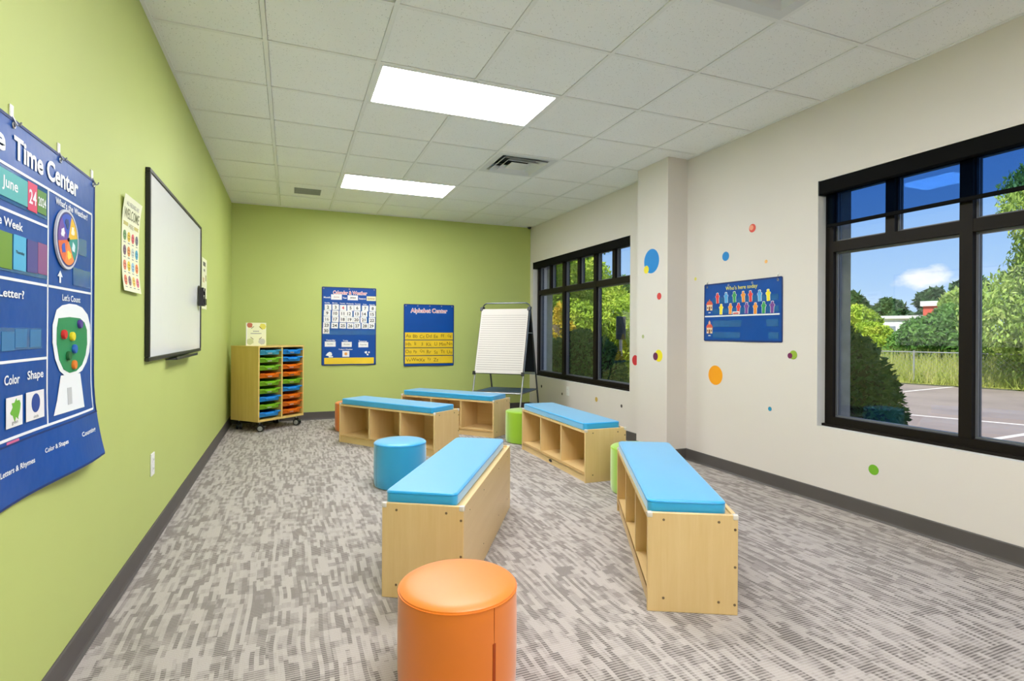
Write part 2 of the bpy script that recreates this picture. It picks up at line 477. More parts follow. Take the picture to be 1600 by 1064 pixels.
def text_mesh(txt, bold=0.0):
    k = (txt, bold)
    if k in _tc: return _tc[k]
    cu = bpy.data.curves.new('lettering', 'FONT')
    cu.body = txt; cu.size = 1.0; cu.resolution_u = 3; cu.offset = bold; cu.fill_mode = 'FRONT'
    ob = bpy.data.objects.new('lettering', cu)
    me = bpy.data.meshes.new_from_object(ob)
    vs = [tuple(v.co[:2]) for v in me.vertices]; fs = [tuple(p.vertices) for p in me.polygons]
    bpy.data.objects.remove(ob); bpy.data.curves.remove(cu); bpy.data.meshes.remove(me)
    x0 = min(v[0] for v in vs); x1 = max(v[0] for v in vs); y0 = min(v[1] for v in vs); y1 = max(v[1] for v in vs)
    _tc[k] = (vs, fs, x0, x1, y0, y1)
    return _tc[k]
def lettering(mb, txt, frame, cx, cy, w=None, h=None, bold=0.0, lift=0.0008):
    """put the words centred on (cx, cy) of the frame, w wide and/or h high"""
    vs, fs, x0, x1, y0, y1 = text_mesh(txt, bold)
    if w is None: sx = sy = h / (y1 - y0)
    elif h is None: sx = sy = w / (x1 - x0)
    else: sx = w / (x1 - x0); sy = h / (y1 - y0)
    o, r, u, n = frame
    mb.add([o + r * (cx + (v[0] - (x0 + x1) / 2) * sx) + u * (cy + (v[1] - (y0 + y1) / 2) * sy) + n * lift for v in vs], fs)
    return mb
def circle(cx, cy, rx, ry=None, n=24):
    ry = rx if ry is None else ry
    return [(cx + rx * math.cos(2 * math.pi * k / n), cy + ry * math.sin(2 * math.pi * k / n)) for k in range(n)]
def rect(x0, x1, y0, y1): return [(x0, y0), (x1, y0), (x1, y1), (x0, y1)]

# ------------------------------------------------------------------ the room shell
XL, XR, YF, YB, ZC = -0.685, 3.37, 7.6, -2.3, 2.743
ZT = 3.3           # roof deck
XO = 3.70          # outside face of the window wall
ZTOP = 4.6         # parapet height, added out of view to shade the shrubs
struct(MB().box((XL - 0.15, YB - 0.15, -0.12), (XR + 0.02, YF + 0.15, 0.0)).build('floor', CARPET))
struct(MB().box((XL - 0.15, YB, -0.1), (XL, YF, ZT)).build('wall_left', GREEN))
struct(MB().box((XL - 0.15, YF, -0.1), (XO, YF + 0.15, ZT)).build('wall_far', GREEN))
struct(MB().box((XL - 0.15, YB - 0.15, -0.1), (XO, YB, ZT)).build('wall_back', BEIGE))
SILL, HEAD = 0.52, 2.205
WIN = [(0.17, 2.71), (4.96, 7.50)]
wr = MB()
ys = [YB, WIN[0][0], WIN[0][1], WIN[1][0], WIN[1][1], YF]
for k in range(5):
    if k in (1, 3):
        wr.box((XR, ys[k], -0.1), (XO - 0.1, ys[k + 1], SILL)); wr.box((XR, ys[k], HEAD), (XO - 0.1, ys[k + 1], ZT))
    else:
        wr.box((XR, ys[k], -0.1), (XO - 0.1, ys[k + 1], ZT))
wall_right = struct(wr.build('wall_right', BEIGE))
ex = MB()
ye = [YB - 8, WIN[0][0], WIN[0][1], WIN[1][0], WIN[1][1], YF + 0.9]
for k in range(5):
    if k in (1, 3):
        ex.box((XO - 0.1, ye[k], -0.5), (XO, ye[k + 1], SILL - 0.02)); ex.box((XO - 0.1, ye[k], HEAD - 0.02), (XO, ye[k + 1], ZTOP))
    else:
        ex.box((XO - 0.1, ye[k], -0.5), (XO, ye[k + 1], ZTOP))
struct(ex.build('wall_exterior', EXTW))
struct(MB().box((XL - 9.0, YB - 8, ZT), (XO - 0.1, YF + 0.9, ZT + 0.12)).build('roof', EXTW))  # unseen slab, added to block the sun and seal light leaks
# the column standing proud of the window wall
struct(MB().box((3.15, 4.05, 0.0), (XR + 0.01, 4.515, ZC + 0.006)).build('wall_column', BEIGE))

def baseboard(name, a, b, out):
    """vinyl cove base along the wall from a to b, standing out along 'out'"""
    a = Vector((*a, 0)); b = Vector((*b, 0)); o = Vector((*out, 0)); d = (b - a)
    prof = [(0, 0), (0.016, 0), (0.014, 0.004), (0.009, 0.010), (0.007, 0.02), (0.007, 0.096), (0.004, 0.101), (0, 0.101)]
    vs = [p + o * q + Vector((0, 0, z)) for p in (a, b) for q, z in prof]
    n = len(prof)
    fs = [(k, (k + 1) % n, n + (k + 1) % n, n + k) for k in range(n)] + [tuple(reversed(range(n))), tuple(range(n, 2 * n))]
    return struct(MB().add(vs, fs).build(name, BASEB))
baseboard('baseboard_left', (XL, YB), (XL, YF), (1, 0))
baseboard('baseboard_far', (XL, YF), (XR, YF), (0, -1))
baseboard('baseboard_right', (XR, YB), (XR, 4.05), (-1, 0))
baseboard('baseboard_right_far', (XR, 4.515), (XR, YF), (-1, 0))
baseboard('baseboard_column', (3.15, 4.515), (3.15, 4.05), (-1, 0))
baseboard('baseboard_column_near', (3.143, 4.05), (XR, 4.05), (0, -1))
baseboard('baseboard_column_far', (3.143, 4.515), (XR, 4.515), (0, 1))

# ------------------------------------------------------------------ ceiling: lay-in tiles on white rails
S, GX, GY = 0.6096, 0.4719, 3.2972
ceiling = struct(MB().box((XL, YB, ZC + 0.25), (XR, YF, ZC + 0.27)).build('ceiling', RAIL))
SKIP = {(0, 0), (1, 0), (0, 4), (1, 4), (0, -4), (1, -4), (0, -8), (1, -8), (2, 2), (2, -3)}
full = None
HR = 0.012
for i in range(-2, 5):
    for j in range(-10, 8):
        if (i, j) in SKIP: continue
        x0, x1 = max(GX + i * S + HR, XL + 0.004), min(GX + (i + 1) * S - HR, XR - 0.004)
        y0, y1 = max(GY + j * S + HR, YB + 0.004), min(GY + (j + 1) * S - HR, YF - 0.004)
        if x1 - x0 < 0.02 or y1 - y0 < 0.02: continue
        whole = abs(x1 - x0 - (S - 2 * HR)) < 1e-4 and abs(y1 - y0 - (S - 2 * HR)) < 1e-4
        cx, cy = (x0 + x1) / 2, (y0 + y1) / 2
        if whole and full is not None:
            o = bpy.data.objects.new('ceiling_tile', full); C.objects.link(o); o.parent = ceiling
        else:
            o = MB().box((x0 - cx + 0.0022, y0 - cy + 0.0022, 0), (x1 - cx - 0.0022, y1 - cy - 0.0022, 0.015)).build('ceiling_tile', TILE, ceiling)
            if whole: full = o.data
        o.location = (cx, cy, ZC + 0.005)
for i in range(-1, 5):
    cuts = [YB, YF]
    if i == 1:                                  # the middle rail stops at each two-by-four light
        cuts = [YB] + [y for j in (-8, -4, 0, 4) for y in (GY + j * S, GY + (j + 1) * S)] + [YF]
    for k in range(0, len(cuts), 2):
        MB().box((GX + i * S - HR, cuts[k], ZC), (GX + i * S + HR, cuts[k + 1], ZC + 0.006)).build('ceiling_rail', RAIL, ceiling)
for j in range(-9, 8):
    y = GY + j * S
    xs = [XL]
    for i in range(-1, 5): xs += [GX + i * S - HR, GX + i * S + HR]
    xs.append(XR)
    for k in range(0, len(xs), 2):
        MB().box((xs[k], y - HR, ZC + 0.0006), (xs[k + 1], y + HR, ZC + 0.006)).build('ceiling_rail', RAIL, ceiling)
for nm, a, b in (('l', (XL, YB), (XL + 0.02, YF)), ('r', (XR - 0.02, YB), (XR, YF)), ('f', (XL, YF - 0.02), (XR, YF))):
    MB().box((*a, ZC + 0.0002), (*b, ZC + 0.0045)).build('ceiling_edge_trim', RAIL, ceiling)

def panel_light(j, label):
    x0, x1, y0, y1 = GX, GX + 2 * S, GY + j * S, GY + (j + 1) * S
    t = thing('ceiling_light', label, 'light', ((x0 + x1) / 2, (y0 + y1) / 2, ZC), 0, 'flat panel lights in the ceiling grid')
    hx, hy = S - HR, S / 2 - HR
    fr = MB()
    w = 0.022
    for a, b in (((-hx, -hy), (hx, -hy + w)), ((-hx, hy - w), (hx, hy)), ((-hx, -hy + w), (-hx + w, hy - w)), ((hx - w, -hy + w), (hx, hy - w))):
        fr.box((*a, -0.001), (*b, 0.03))
    fr.box((-hx, -hy, 0.03), (hx, hy, 0.05))
    fr.build('frame', RAIL, t)
    MB().box((-hx + w, -hy + w, 0.004), (hx - w, hy - w, 0.012)).build('diffuser', PANEL, t)
    return t
panel_light(0, 'long bright ceiling panel light, the one farther from the green end wall')
panel_light(4, 'long bright ceiling panel light beside the small grey grille, close to the green end wall')
panel_light(-4, 'long bright ceiling panel light straight above the photographer')
panel_light(-8, 'long bright ceiling panel light by the back wall')

def diffuser(i, j, label):
    cx, cy = GX + (i + 0.5) * S, GY + (j + 0.5) * S
    t = thing('air_diffuser', label, 'vent', (cx, cy, ZC), 0, 'square air diffusers in the ceiling')
    h = S / 2 - HR
    def ring(a, za, b, zb, th=0.004):
        m = MB()
        for k in range(4):
            ang = k * math.pi / 2
            rot = Matrix.Rotation(ang, 4, 'Z')
            q = [(-a, -a, za), (a, -a, za), (b, -b, zb), (-b, -b, zb)]
            q2 = [(x, y, z + th) for x, y, z in q]
            m.add(q + q2, [(0, 1, 2, 3), (7, 6, 5, 4), (0, 4, 5, 1), (2, 6, 7, 3), (1, 5, 6, 2), (3, 7, 4, 0)], rot)
        return m
    ring(h, 0.0, h - 0.06, 0.003).build('frame', VENTM, t)
    ring(h - 0.06, 0.003, h - 0.085, 0.05).build('throat', VENTM, t)
    ring(h - 0.075, -0.012, h - 0.13, 0.028).build('louver', VENTM, t)
    ring(h - 0.135, -0.012, h - 0.185, 0.028).build('louver', VENTM, t)
    MB().rbox((-h + 0.195, -h + 0.195, -0.010), (h - 0.195, h - 0.195, -0.004), 0.002).build('center_plate', VENTM, t)
    m = MB()
    m.box((-h + 0.08, -h + 0.08, 0.075), (h - 0.08, h - 0.08, 0.08))
    for sx in (-1, 1):
        m.box((sx * 0.012 - 0.004, -h + 0.09, 0.03), (sx * 0.012 + 0.004, h - 0.09, 0.04))
    m.box((-0.02, -0.02, -0.006), (0.02, 0.02, 0.076))
    m.build('duct_collar', VENTIN, t)
diffuser(2, 2, 'square white air diffuser between the two lit panel lights')
diffuser(2, -3, 'square white air diffuser in front of the big window bay')
# small return grille set in a tile
gx0, gx1, gy0, gy1 = 0.03, 0.312, 6.53, 6.785
g = thing('return_grille', 'small flat grey rectangular grille set in a ceiling tile', 'vent', ((gx0 + gx1) / 2, (gy0 + gy1) / 2, ZC))
hx, hy = (gx1 - gx0) / 2, (gy1 - gy0) / 2
fr = MB()
for a, b in (((-hx, -hy), (hx, -hy + 0.014)), ((-hx, hy - 0.014), (hx, hy)), ((-hx, -hy), (-hx + 0.014, hy)), ((hx - 0.014, -hy), (hx, hy))):
    fr.box((*a, 0.0), (*b, 0.006))
fr.build('frame', GRILLEM, g)
for k in range(9):
    y = -hy + 0.02 + k * (2 * hy - 0.04) / 8
    MB().box((-hx + 0.013, y - 0.009, 0.001), (hx - 0.013, y + 0.009, 0.004)).build('slat', GRILLEM, g)
# dome camera in the corner
dc = thing('dome_camera', 'tiny black dome camera on the ceiling in the window corner', 'camera', (3.315, 7.52, ZC))
MB().lathe([(0.034, -0.006), (0.036, 0.0), (0.036, 0.001)], 20).build('mount', WHITEP, dc, True)
MB().lathe([(0.004, -0.034), (0.016, -0.031), (0.025, -0.021), (0.028, -0.006)], 20).build('dome', BLACK, dc, True)

# ------------------------------------------------------------------ windows
def window(n, Y0, Y1):
    XA, XB = 3.445, 3.525
    fw, mw = 0.06, 0.064
    root = MB()
    root.box((XA, Y0, SILL), (XB, Y0 + fw, HEAD)); root.box((XA, Y1 - fw, SILL), (XB, Y1, HEAD))
    root.box((XA, Y0 + fw, SILL), (XB, Y1 - fw, SILL + 0.065)); root.box((XA, Y0 + fw, HEAD - 0.075), (XB, Y1 - fw, HEAD))
    root.box((XA + 0.02, Y0, SILL), (XA - 0.03, Y1, SILL + 0.018))
    w = struct(root.build('window_%d' % n, FRAMEM))
    bay = (Y1 - Y0 - 2 * fw - 2 * mw) / 3
    zt0, zt1 = 1.715, 1.785
    rv = MB()
    rv.box((XR + 0.0005, Y0 - 0.001, SILL - 0.004), (XA + 0.02, Y0 + 0.0015, HEAD)); rv.box((XR + 0.0005, Y1 - 0.0015, SILL - 0.004), (XA + 0.02, Y1 + 0.001, HEAD))
    rv.box((XR + 0.0005, Y0, SILL - 0.004), (XA + 0.02, Y1, SILL + 0.001)); rv.box((XR + 0.0005, Y0, HEAD - 0.001), (XA + 0.02, Y1, HEAD + 0.002))
    rv.build('reveal', REVEAL, w)
    MB().box((XA - 0.002, Y0 + fw, zt0), (XB, Y1 - fw, zt1)).build('transom_bar', FRAMEM, w)
    MB().box((XO - 0.12, Y0, SILL - 0.03), (XO + 0.03, Y1, SILL + 0.0)).build('outer_sill', EXTW, w)
    for k in range(3):
        y1 = Y1 - fw - k * (bay + mw); y0 = y1 - bay
        if k < 2:
            MB().box((XA - 0.004, y0 - mw, SILL + 0.065), (XB, y0, HEAD - 0.075)).build('mullion', FRAMEM, w)
        ym = (y0 + y1) / 2
        MB().box((XA - 0.002, ym - 0.028, zt1), (XB, ym + 0.028, HEAD - 0.075)).build('muntin', FRAMEM, w)
        for (a, b, za, zb) in ((y0, y1, SILL + 0.065, zt0), (y0, ym - 0.028, zt1, HEAD - 0.075), (ym + 0.028, y1, zt1, HEAD - 0.075)):
            MB().box((3.488, a - 0.004, za - 0.004), (3.494, b + 0.004, zb + 0.004)).build('pane', GLASS, w)
            bd = MB(); e = 0.012
            for X0, X1 in ((3.474, 3.487), (3.495, 3.508)):
                bd.box((X0, a, za), (X1, a + e, zb)); bd.box((X0, b - e, za), (X1, b, zb))
                bd.box((X0, a + e, za), (X1, b - e, za + e)); bd.box((X0, a + e, zb - e), (X1, b - e, zb))
            bd.build('glazing_bead', STOPM, w)
    return w
window(1, *WIN[0])
window(2, *WIN[1])

def shade(label, Y0, Y1, drop):
    t = thing('roller_shade', label, 'window shade', (XR, (Y0 + Y1) / 2, HEAD - 0.1), 0, 'roller shades over the windows')
    L = (Y1 - Y0) / 2
    f = MB(); f.rbox((0.0, -L, 0.006), (0.062, L, 0.098), 0.006, 2)
    f.build('fascia', FASCIA, t)
    for s in (-1, 1):
        MB().box((-0.002, s * L - 0.004, 0.002), (0.064, s * L + 0.004, 0.1)).build('end_bracket', BLACK, t)
    if drop:
        L2 = L - 0.03
        MB().box((0.044, -L2, -drop), (0.0445, L2, 0.02)).build('screen_fabric', SCREEN, t)
        MB().rbox((0.036, -L2, -drop - 0.024), (0.052, L2, -drop), 0.005, 2).build('hem_bar', FASCIA, t)
shade('black roller shade with dark see-through screen lowered a little over the parking-lot window', WIN[0][0] + 0.006, WIN[0][1] - 0.006, 0.2)
shade('black roller shade fully rolled up over the window behind the easel', WIN[1][0] + 0.006, WIN[1][1] - 0.006, 0)

# ------------------------------------------------------------------ benches with cubbies and a blue cushion
BL, BW, BH, BT = 1.299, 0.363, 0.409, 0.018
def make_bench(label, x, y, ang, plate=False):
    t = thing('storage_bench', label, 'bench', (x, y, 0), ang, 'low cubby benches with blue cushions')
    for u0 in (0.0, BL - BT):
        p = MB().rbox((u0, -BW, 0.0), (u0 + BT, 0.0, BH), 0.002, 1).build('end_panel', MAPLE, t)
        uo = u0 - 0.0016 if u0 == 0 else u0 + BT + 0.0016
        ui = u0 + 0.004 if u0 == 0 else u0 + BT - 0.004
        for v, h in ((0.18, 0.93), (0.79, 0.925), (0.968, 0.855), (0.968, 0.48), (0.965, 0.105), (0.79, 0.125), (0.18, 0.14)):
            MB().cyl((ui, -v * BW, h * BH), (uo, -v * BW, h * BH), 0.0066, 0.0052, 10).build('screw', SCREW, p)
        for yy in (0.0, -BW):
            s = -1 if yy == 0 else 1
            c = MB()
            c.rbox((u0 - 0.002, yy - s * 0.002, BH - 0.021), (u0 + BT + 0.002, yy + s * 0.021, BH + 0.0018), 0.0045, 3)
            c.build('corner_cap', CLEAR, p, True)
    bp = MB().rbox((BT, -BW + 0.0005, 0.0), (BL - BT, -BW + BT, BH - 0.002), 0.0015, 1).build('back_panel', MAPLEL, t)
    for u in (0.12, 0.433, 0.866, 1.18):
        for h in (0.09, 0.36):
            MB().cyl((u, -BW + 0.004, h), (u, -BW - 0.0008, h), 0.0035, 0.003, 8).build('screw', SCREW, bp)
    MB().box((BT, -BW + BT, 0.062), (BL - BT, -0.004, 0.078)).build('shelf', MAPLEL, t)
    MB().box((BT, -0.03, 0.0), (BL - BT, -0.012, 0.062)).build('kick_board', MAPLEL, t)
    MB().box((BT, -0.008, 0.062), (BL - BT, -0.002, 0.078)).build('shelf_edge_band', EDGE, t)
    for k in (1, 2):
        u = BT + (BL - 2 * BT) * k / 3
        MB().box((u - BT / 2, -BW + BT, 0.078), (u + BT / 2, -0.006, BH - 0.03)).build('divider', MAPLE, t)
    tp = MB().box((BT, -BW + BT, BH - 0.03), (BL - BT, -0.002, BH - 0.012)).build('top_panel', MAPLEL, t)
    for u in (0.06, BL / 2, BL - 0.06):
        MB().cyl((u, -0.001, BH - 0.021), (u, -0.05, BH - 0.021), 0.003, n=8).build('screw', SCREW, tp)
    u0, u1, v0, v1, z0, z1 = BT + 0.006, BL - BT - 0.006, -0.004, -BW + BT + 0.02, BH - 0.0115, BH + 0.046
    bm = bmesh.new()
    bmesh.ops.create_cube(bm, size=1.0)
    for v in bm.verts:
        v.co = Vector(((u0 + u1) / 2 + v.co.x * (u1 - u0), (v0 + v1) / 2 + v.co.y * (v0 - v1), (z0 + z1) / 2 + v.co.z * (z1 - z0)))
    up = [e for e in bm.edges if abs(e.verts[0].co.z - e.verts[1].co.z) > 0.01]
    bmesh.ops.bevel(bm, geom=up, offset=0.03, segments=5, profile=0.5, affect='EDGES')
    hz = [e for e in bm.edges if abs(e.verts[0].co.z - e.verts[1].co.z) < 1e-4 and (len(e.link_faces) == 2) and abs(e.link_faces[0].normal.z - e.link_faces[1].normal.z) > 0.5]
    bmesh.ops.bevel(bm, geom=hz, offset=0.009, segments=3, profile=0.5, affect='EDGES')
    cu = MB().bm(bm).build('cushion', VBLUE, t, True)
    for f in cu.data.polygons:
        if abs(f.normal.z) > 0.999 or f.area > 0.02: f.use_smooth = False
    def loop(z, g):
        pts = []
        for cx, cy, a0 in ((u1 - 0.03, v0 - 0.03, 0), (u0 + 0.03, v0 - 0.03, 90), (u0 + 0.03, v1 + 0.03, 180), (u1 - 0.03, v1 + 0.03, 270)):
            for k in range(6):
                a = math.radians(a0 + 18 * k)
                pts.append((cx + (0.03 + g) * math.cos(a), cy + (0.03 + g) * math.sin(a), z))
        return pts
    MB().tube(loop(z1 - 0.0095, -0.0004), 0.0022, 6, True).build('piping', VBLUE2, cu, True)
    if plate:
        m = MB().prism(circle(0.0, 0.0, 0.03, 0.012), (Vector((0.655, -0.0115, 0.03)), Vector((-1, 0, 0)), Vector((0, 0, 1)), Vector((0, 1, 0))), 0.002)
        o = m.build('maker_plate', BLACK, t)
    return t
B = [(0.372, 2.410, 1.0370), (1.375, 1.888, 1.0913), (2.097, 3.670, 1.5516), (1.230, 4.916, 2.1912), (2.057, 5.597, 2.2542)]
make_bench('blue-cushioned maple cubby bench standing behind the big orange pouf, its closed back toward the windows', *B[0])
make_bench('blue-cushioned maple cubby bench that hides part of a lime pouf at its far end', *B[1])
make_bench('blue-cushioned maple cubby bench between the two lime poufs, beside the column', *B[2], plate=True)
make_bench('blue-cushioned maple cubby bench between the blue pouf and the tray cabinet', *B[3])
make_bench('blue-cushioned maple cubby bench standing in front of the flip-chart easel', *B[4])

# ------------------------------------------------------------------ round poufs
PR, PH = 0.193, 0.337
def make_pouf(label, x, y, m, m2, seam, rz=0.0, tab=False):
    t = thing('round_pouf', label, 'pouf', (x, y, 0), rz, 'round vinyl poufs')
    prof = [(PR - 0.02, 0.0), (PR - 0.006, 0.006), (PR - 0.001, 0.022)]
    prof += [(PR + 0.0015 * math.sin(math.pi * k / 6), 0.022 + (PH - 0.05) * k / 6) for k in range(1, 6)]
    prof += [(PR, PH - 0.026), (PR - 0.001, PH - 0.019)]
    MB().lathe(prof, 72).build('side_wall', m, t, True)
    top = [(PR - 0.001, PH - 0.02), (PR - 0.003, PH - 0.013), (PR - 0.012, PH - 0.0075), (PR - 0.03, PH - 0.003), (PR - 0.06, PH + 0.001), (PR - 0.1, PH + 0.004), (PR * 0.3, PH + 0.006), (0.004, PH + 0.0065)]
    MB().lathe(top, 72).build('top_cushion', m, t, True)
    MB().tube([((PR - 0.0005) * math.cos(a), (PR - 0.0005) * math.sin(a), PH - 0.0195) for a in [2 * math.pi * k / 72 for k in range(72)]], 0.0022, 6, True).build('piping', m2, t, True)
    MB().tube([(PR + 0.0008, 0, 0.02 + (PH - 0.04) * k / 6) for k in range(7)], 0.0011, 5).build('side_seam', seam, t)
    if tab:
        MB().rbox((PR - 0.001, -0.006, 0.08), (PR + 0.003, 0.006, 0.21), 0.0015, 1).build('zipper_placket', seam, t)
    MB().lathe([(PR - 0.03, 0.0), (PR - 0.016, 0.0), (PR - 0.016, 0.008), (PR - 0.03, 0.008)], 40).build('base_ring', BLACK, t)
    return t
make_pouf('large-looking orange round pouf at the end of a cubby bench, seam and zipper showing', 0.515, 1.734, VORANGE, VORANGE2, SEAMO, math.radians(-72), True)
make_pouf('sky-blue round pouf beside two cubby benches', 0.773, 4.150, VBLUE, VBLUE2, flat((10, 110, 170)), math.radians(-160))
make_pouf('lime-green round pouf between the easel bench and the column bench', 2.299, 5.333, VGREEN, VGREEN2, flat((70, 110, 10)), math.radians(-170))
make_pouf('lime-green round pouf tucked behind the far end of a cubby bench near the column', 2.348, 3.350, VGREEN, VGREEN2, flat((70, 110, 10)), math.radians(30))
make_pouf('orange round pouf mostly hidden behind a cubby bench near the tray cabinet', 0.677, 6.663, VORANGE, VORANGE2, SEAMO, math.radians(60))

# ------------------------------------------------------------------ tray cabinet on casters
CXY, CA, CWD, CD, CB, CT = (-0.335, 6.795), 0.718, 0.65, 0.47, 0.119, 0.982
cab = thing('tray_cabinet', 'maple rolling cabinet filled with two columns of coloured trays in the green corner', 'cabinet', (*CXY, 0), CA)
tk = 0.018
for x0 in (0.0, CWD - tk):
    MB().rbox((x0, 0.0, CB), (x0 + tk, CD, CT - tk), 0.0015, 1).build('side_panel', CABW, cab)
MB().rbox((-0.003, -0.003, CT - tk), (CWD + 0.003, CD, CT), 0.002, 1).build('top_panel', CABW, cab)
MB().rbox((tk, 0.0, CB), (CWD - tk, CD, CB + 0.024), 0.0015, 1).build('bottom_panel', CABW, cab)
MB().box((tk, CD - 0.01, CB + 0.024), (CWD - tk, CD, CT - tk)).build('back_panel', CABW, cab)
MB().box((CWD / 2 - tk / 2, 0.0, CB + 0.024), (CWD / 2 + tk / 2, CD - 0.01, CT - tk)).build('divider', CABW, cab)
ROWS = 9
zb0 = CB + 0.03
pit = (CT - tk - 0.012 - zb0) / ROWS
COLS = [(tk, CWD / 2 - tk / 2), (CWD / 2 + tk / 2, CWD - tk)]
for (a, b) in COLS:
    for r in range(ROWS):
        z = zb0 + r * pit + pit * 0.80
        for xx0, xx1 in ((a, a + 0.008), (b - 0.008, b)):
            MB().box((xx0, 0.01, z - 0.006), (xx1, CD - 0.02, z)).build('runner', BLACK, cab)
def make_caster(x, y, swivel):
    e = bpy.data.objects.new('caster', None); C.objects.link(e); e.parent = cab; e.location = (x, y, 0); e.rotation_euler = (0, 0, swivel); e.empty_display_size = 0.03
    MB().box((-0.024, -0.024, CB - 0.006), (0.024, 0.024, CB)).build('mount_plate', STEEL, e)
    MB().cyl((0, 0, CB - 0.03), (0, 0, CB - 0.004), 0.008, n=12).build('stem', STEEL, e)
    h = MB(); h.rbox((-0.008, -0.03, 0.052), (0.008, 0.022, 0.094), 0.006, 2); h.build('hood', BLACK, e)
    for s in (-1, 1):
        m = MB()
        m.cyl((s * 0.009, -0.01, 0.041), (s * 0.030, -0.01, 0.041), 0.041, 0.039, 24); m.build('wheel', BLACK, e, True)
        MB().cyl((s * 0.030, -0.01, 0.041), (s * 0.0325, -0.01, 0.041), 0.027, 0.025, 20).build('wheel_cap', GRILLEM, e, True)
    br = MB(); br.box((-0.016, -0.066, 0.058), (0.016, -0.036, 0.064)); br.box((-0.004, -0.038, 0.058), (0.004, -0.02, 0.07)); br.build('brake_lever', STEEL, e)
make_caster(0.065, 0.055, 0.7); make_caster(CWD - 0.065, 0.055, 0.4); make_caster(0.065, CD - 0.06, 2.4); make_caster(CWD - 0.065, CD - 0.06, 2.2)
def make_tray(colour, w, h):
    m = TRAYC[colour]
    t = thing('tray', 'tray', 'tray')
    d = 0.40
    b = MB(); wt_ = 0.0035
    hw, tw = w / 2 - 0.012, 0.006
    z0, z1 = 0.0, h - 0.006
    # hollow tapering tub, front wall with a dip under the handle
    def ringpts(hw, y0, y1, z): return [(-hw, y0, z), (hw, y0, z), (hw, y1, z), (-hw, y1, z)]
    o0 = ringpts(hw - tw, 0.012, d - 0.012, z0); o1 = ringpts(hw, 0.004, d - 0.004, z1)
    i1 = ringpts(hw - wt_, 0.004 + wt_, d - 0.004 - wt_, z1); i0 = ringpts(hw - tw - wt_, 0.012 + wt_, d - 0.012 - wt_, z0 + wt_)
    b.add(o0 + o1 + i1 + i0, [(3, 2, 1, 0)] + [(k, (k + 1) % 4, 4 + (k + 1) % 4, 4 + k) for k in range(4)] + [(4 + k, 4 + (k + 1) % 4, 8 + (k + 1) % 4, 8 + k) for k in range(4)] + [(8 + k, 8 + (k + 1) % 4, 12 + (k + 1) % 4, 12 + k) for k in range(4)] + [(12, 13, 14, 15)])
    b.build('tub', m, t)
    # rim: flat flange, lower in the middle of the front where the hand goes
    r = MB(); W2 = w / 2 - 0.002
    zf = h
    dip = 0.020
    prof = [(-W2, zf), (-0.085, zf), (-0.058, zf - dip), (0.058, zf - dip), (0.085, zf), (W2, zf)]
    for k in range(5):
        (xa, za), (xb, zb) = prof[k], prof[k + 1]
        top = [(xa, -0.016, za), (xb, -0.016, zb), (xb, 0.006, zb), (xa, 0.006, za)]
        r.add(top + [(x, y, z - 0.004) for x, y, z in top], [(0, 1, 2, 3), (7, 6, 5, 4), (0, 4, 5, 1), (2, 6, 7, 3), (1, 5, 6, 2), (3, 7, 4, 0)])
        lip = [(xa, -0.016, za), (xb, -0.016, zb), (xb, -0.013, zb), (xa, -0.013, za)]
        r.add(lip + [(x, y, z - 0.013) for x, y, z in lip], [(0, 1, 2, 3), (7, 6, 5, 4), (0, 4, 5, 1), (2, 6, 7, 3), (1, 5, 6, 2), (3, 7, 4, 0)])
    for s in (-1, 1):
        r.box((s * W2, 0.006, zf - 0.004), (s * (hw - 0.001), d, zf))
    r.box((-W2, d - 0.006, zf - 0.004), (W2, d, zf))
    r.build('rim', m, t)
    f = MB(); f.box((-0.05, 0.003, h * 0.2), (0.05, 0.009, h - dip - 0.006)); f.build('finger_recess', m, t)
    return t
LC = ['teal', 'green', 'green', 'orange', 'green', 'green', 'blue', 'green', 'blue']
RC = ['blue', 'blue', 'orange', 'orange', 'green', 'blue', 'orange', 'orange', 'orange']
ORD = ['top', 'second from top', 'third from top', 'fourth from top', 'middle', 'fourth from bottom', 'third from bottom', 'second from bottom', 'bottom']
protos = {}
Rcab = Matrix.Translation((*CXY, 0)) @ Matrix.Rotation(CA, 4, 'Z')
for ci, (cols, (a, b)) in enumerate(((LC, COLS[0]), (RC, COLS[1]))):
    for r, c in enumerate(cols):
        if c not in protos:
            protos[c] = o = make_tray(c, b - a - 0.004, 0.057)
        else:
            o = copy_tree(protos[c])
        z = zb0 + (ROWS - 1 - r) * pit + pit * 0.80 - 0.053
        p = Rcab @ Vector(((a + b) / 2, 0.012 + 0.004 * ((r * 7 + ci * 3) % 3), z))
        o.location = p; o.rotation_euler = (0, 0, CA)
        side = 'column by the green side wall' if ci == 0 else 'column away from the side wall'
        nm = {'teal': 'teal', 'green': 'lime-green', 'blue': 'blue', 'orange': 'orange'}[c]
        tag(o, '%s plastic tray, %s of the cabinet %s' % (nm, ORD[r], side), 'tray', 'trays in the rolling cabinet')
        if (ci, r) in ((0, 0), (0, 1), (0, 2), (0, 3), (0, 4), (1, 0), (1, 3), (1, 4)):
            MB().box((-0.028, -0.0005, 0.012), (0.028, 0.0032, 0.022)).build('paper_label', CARDW, o)
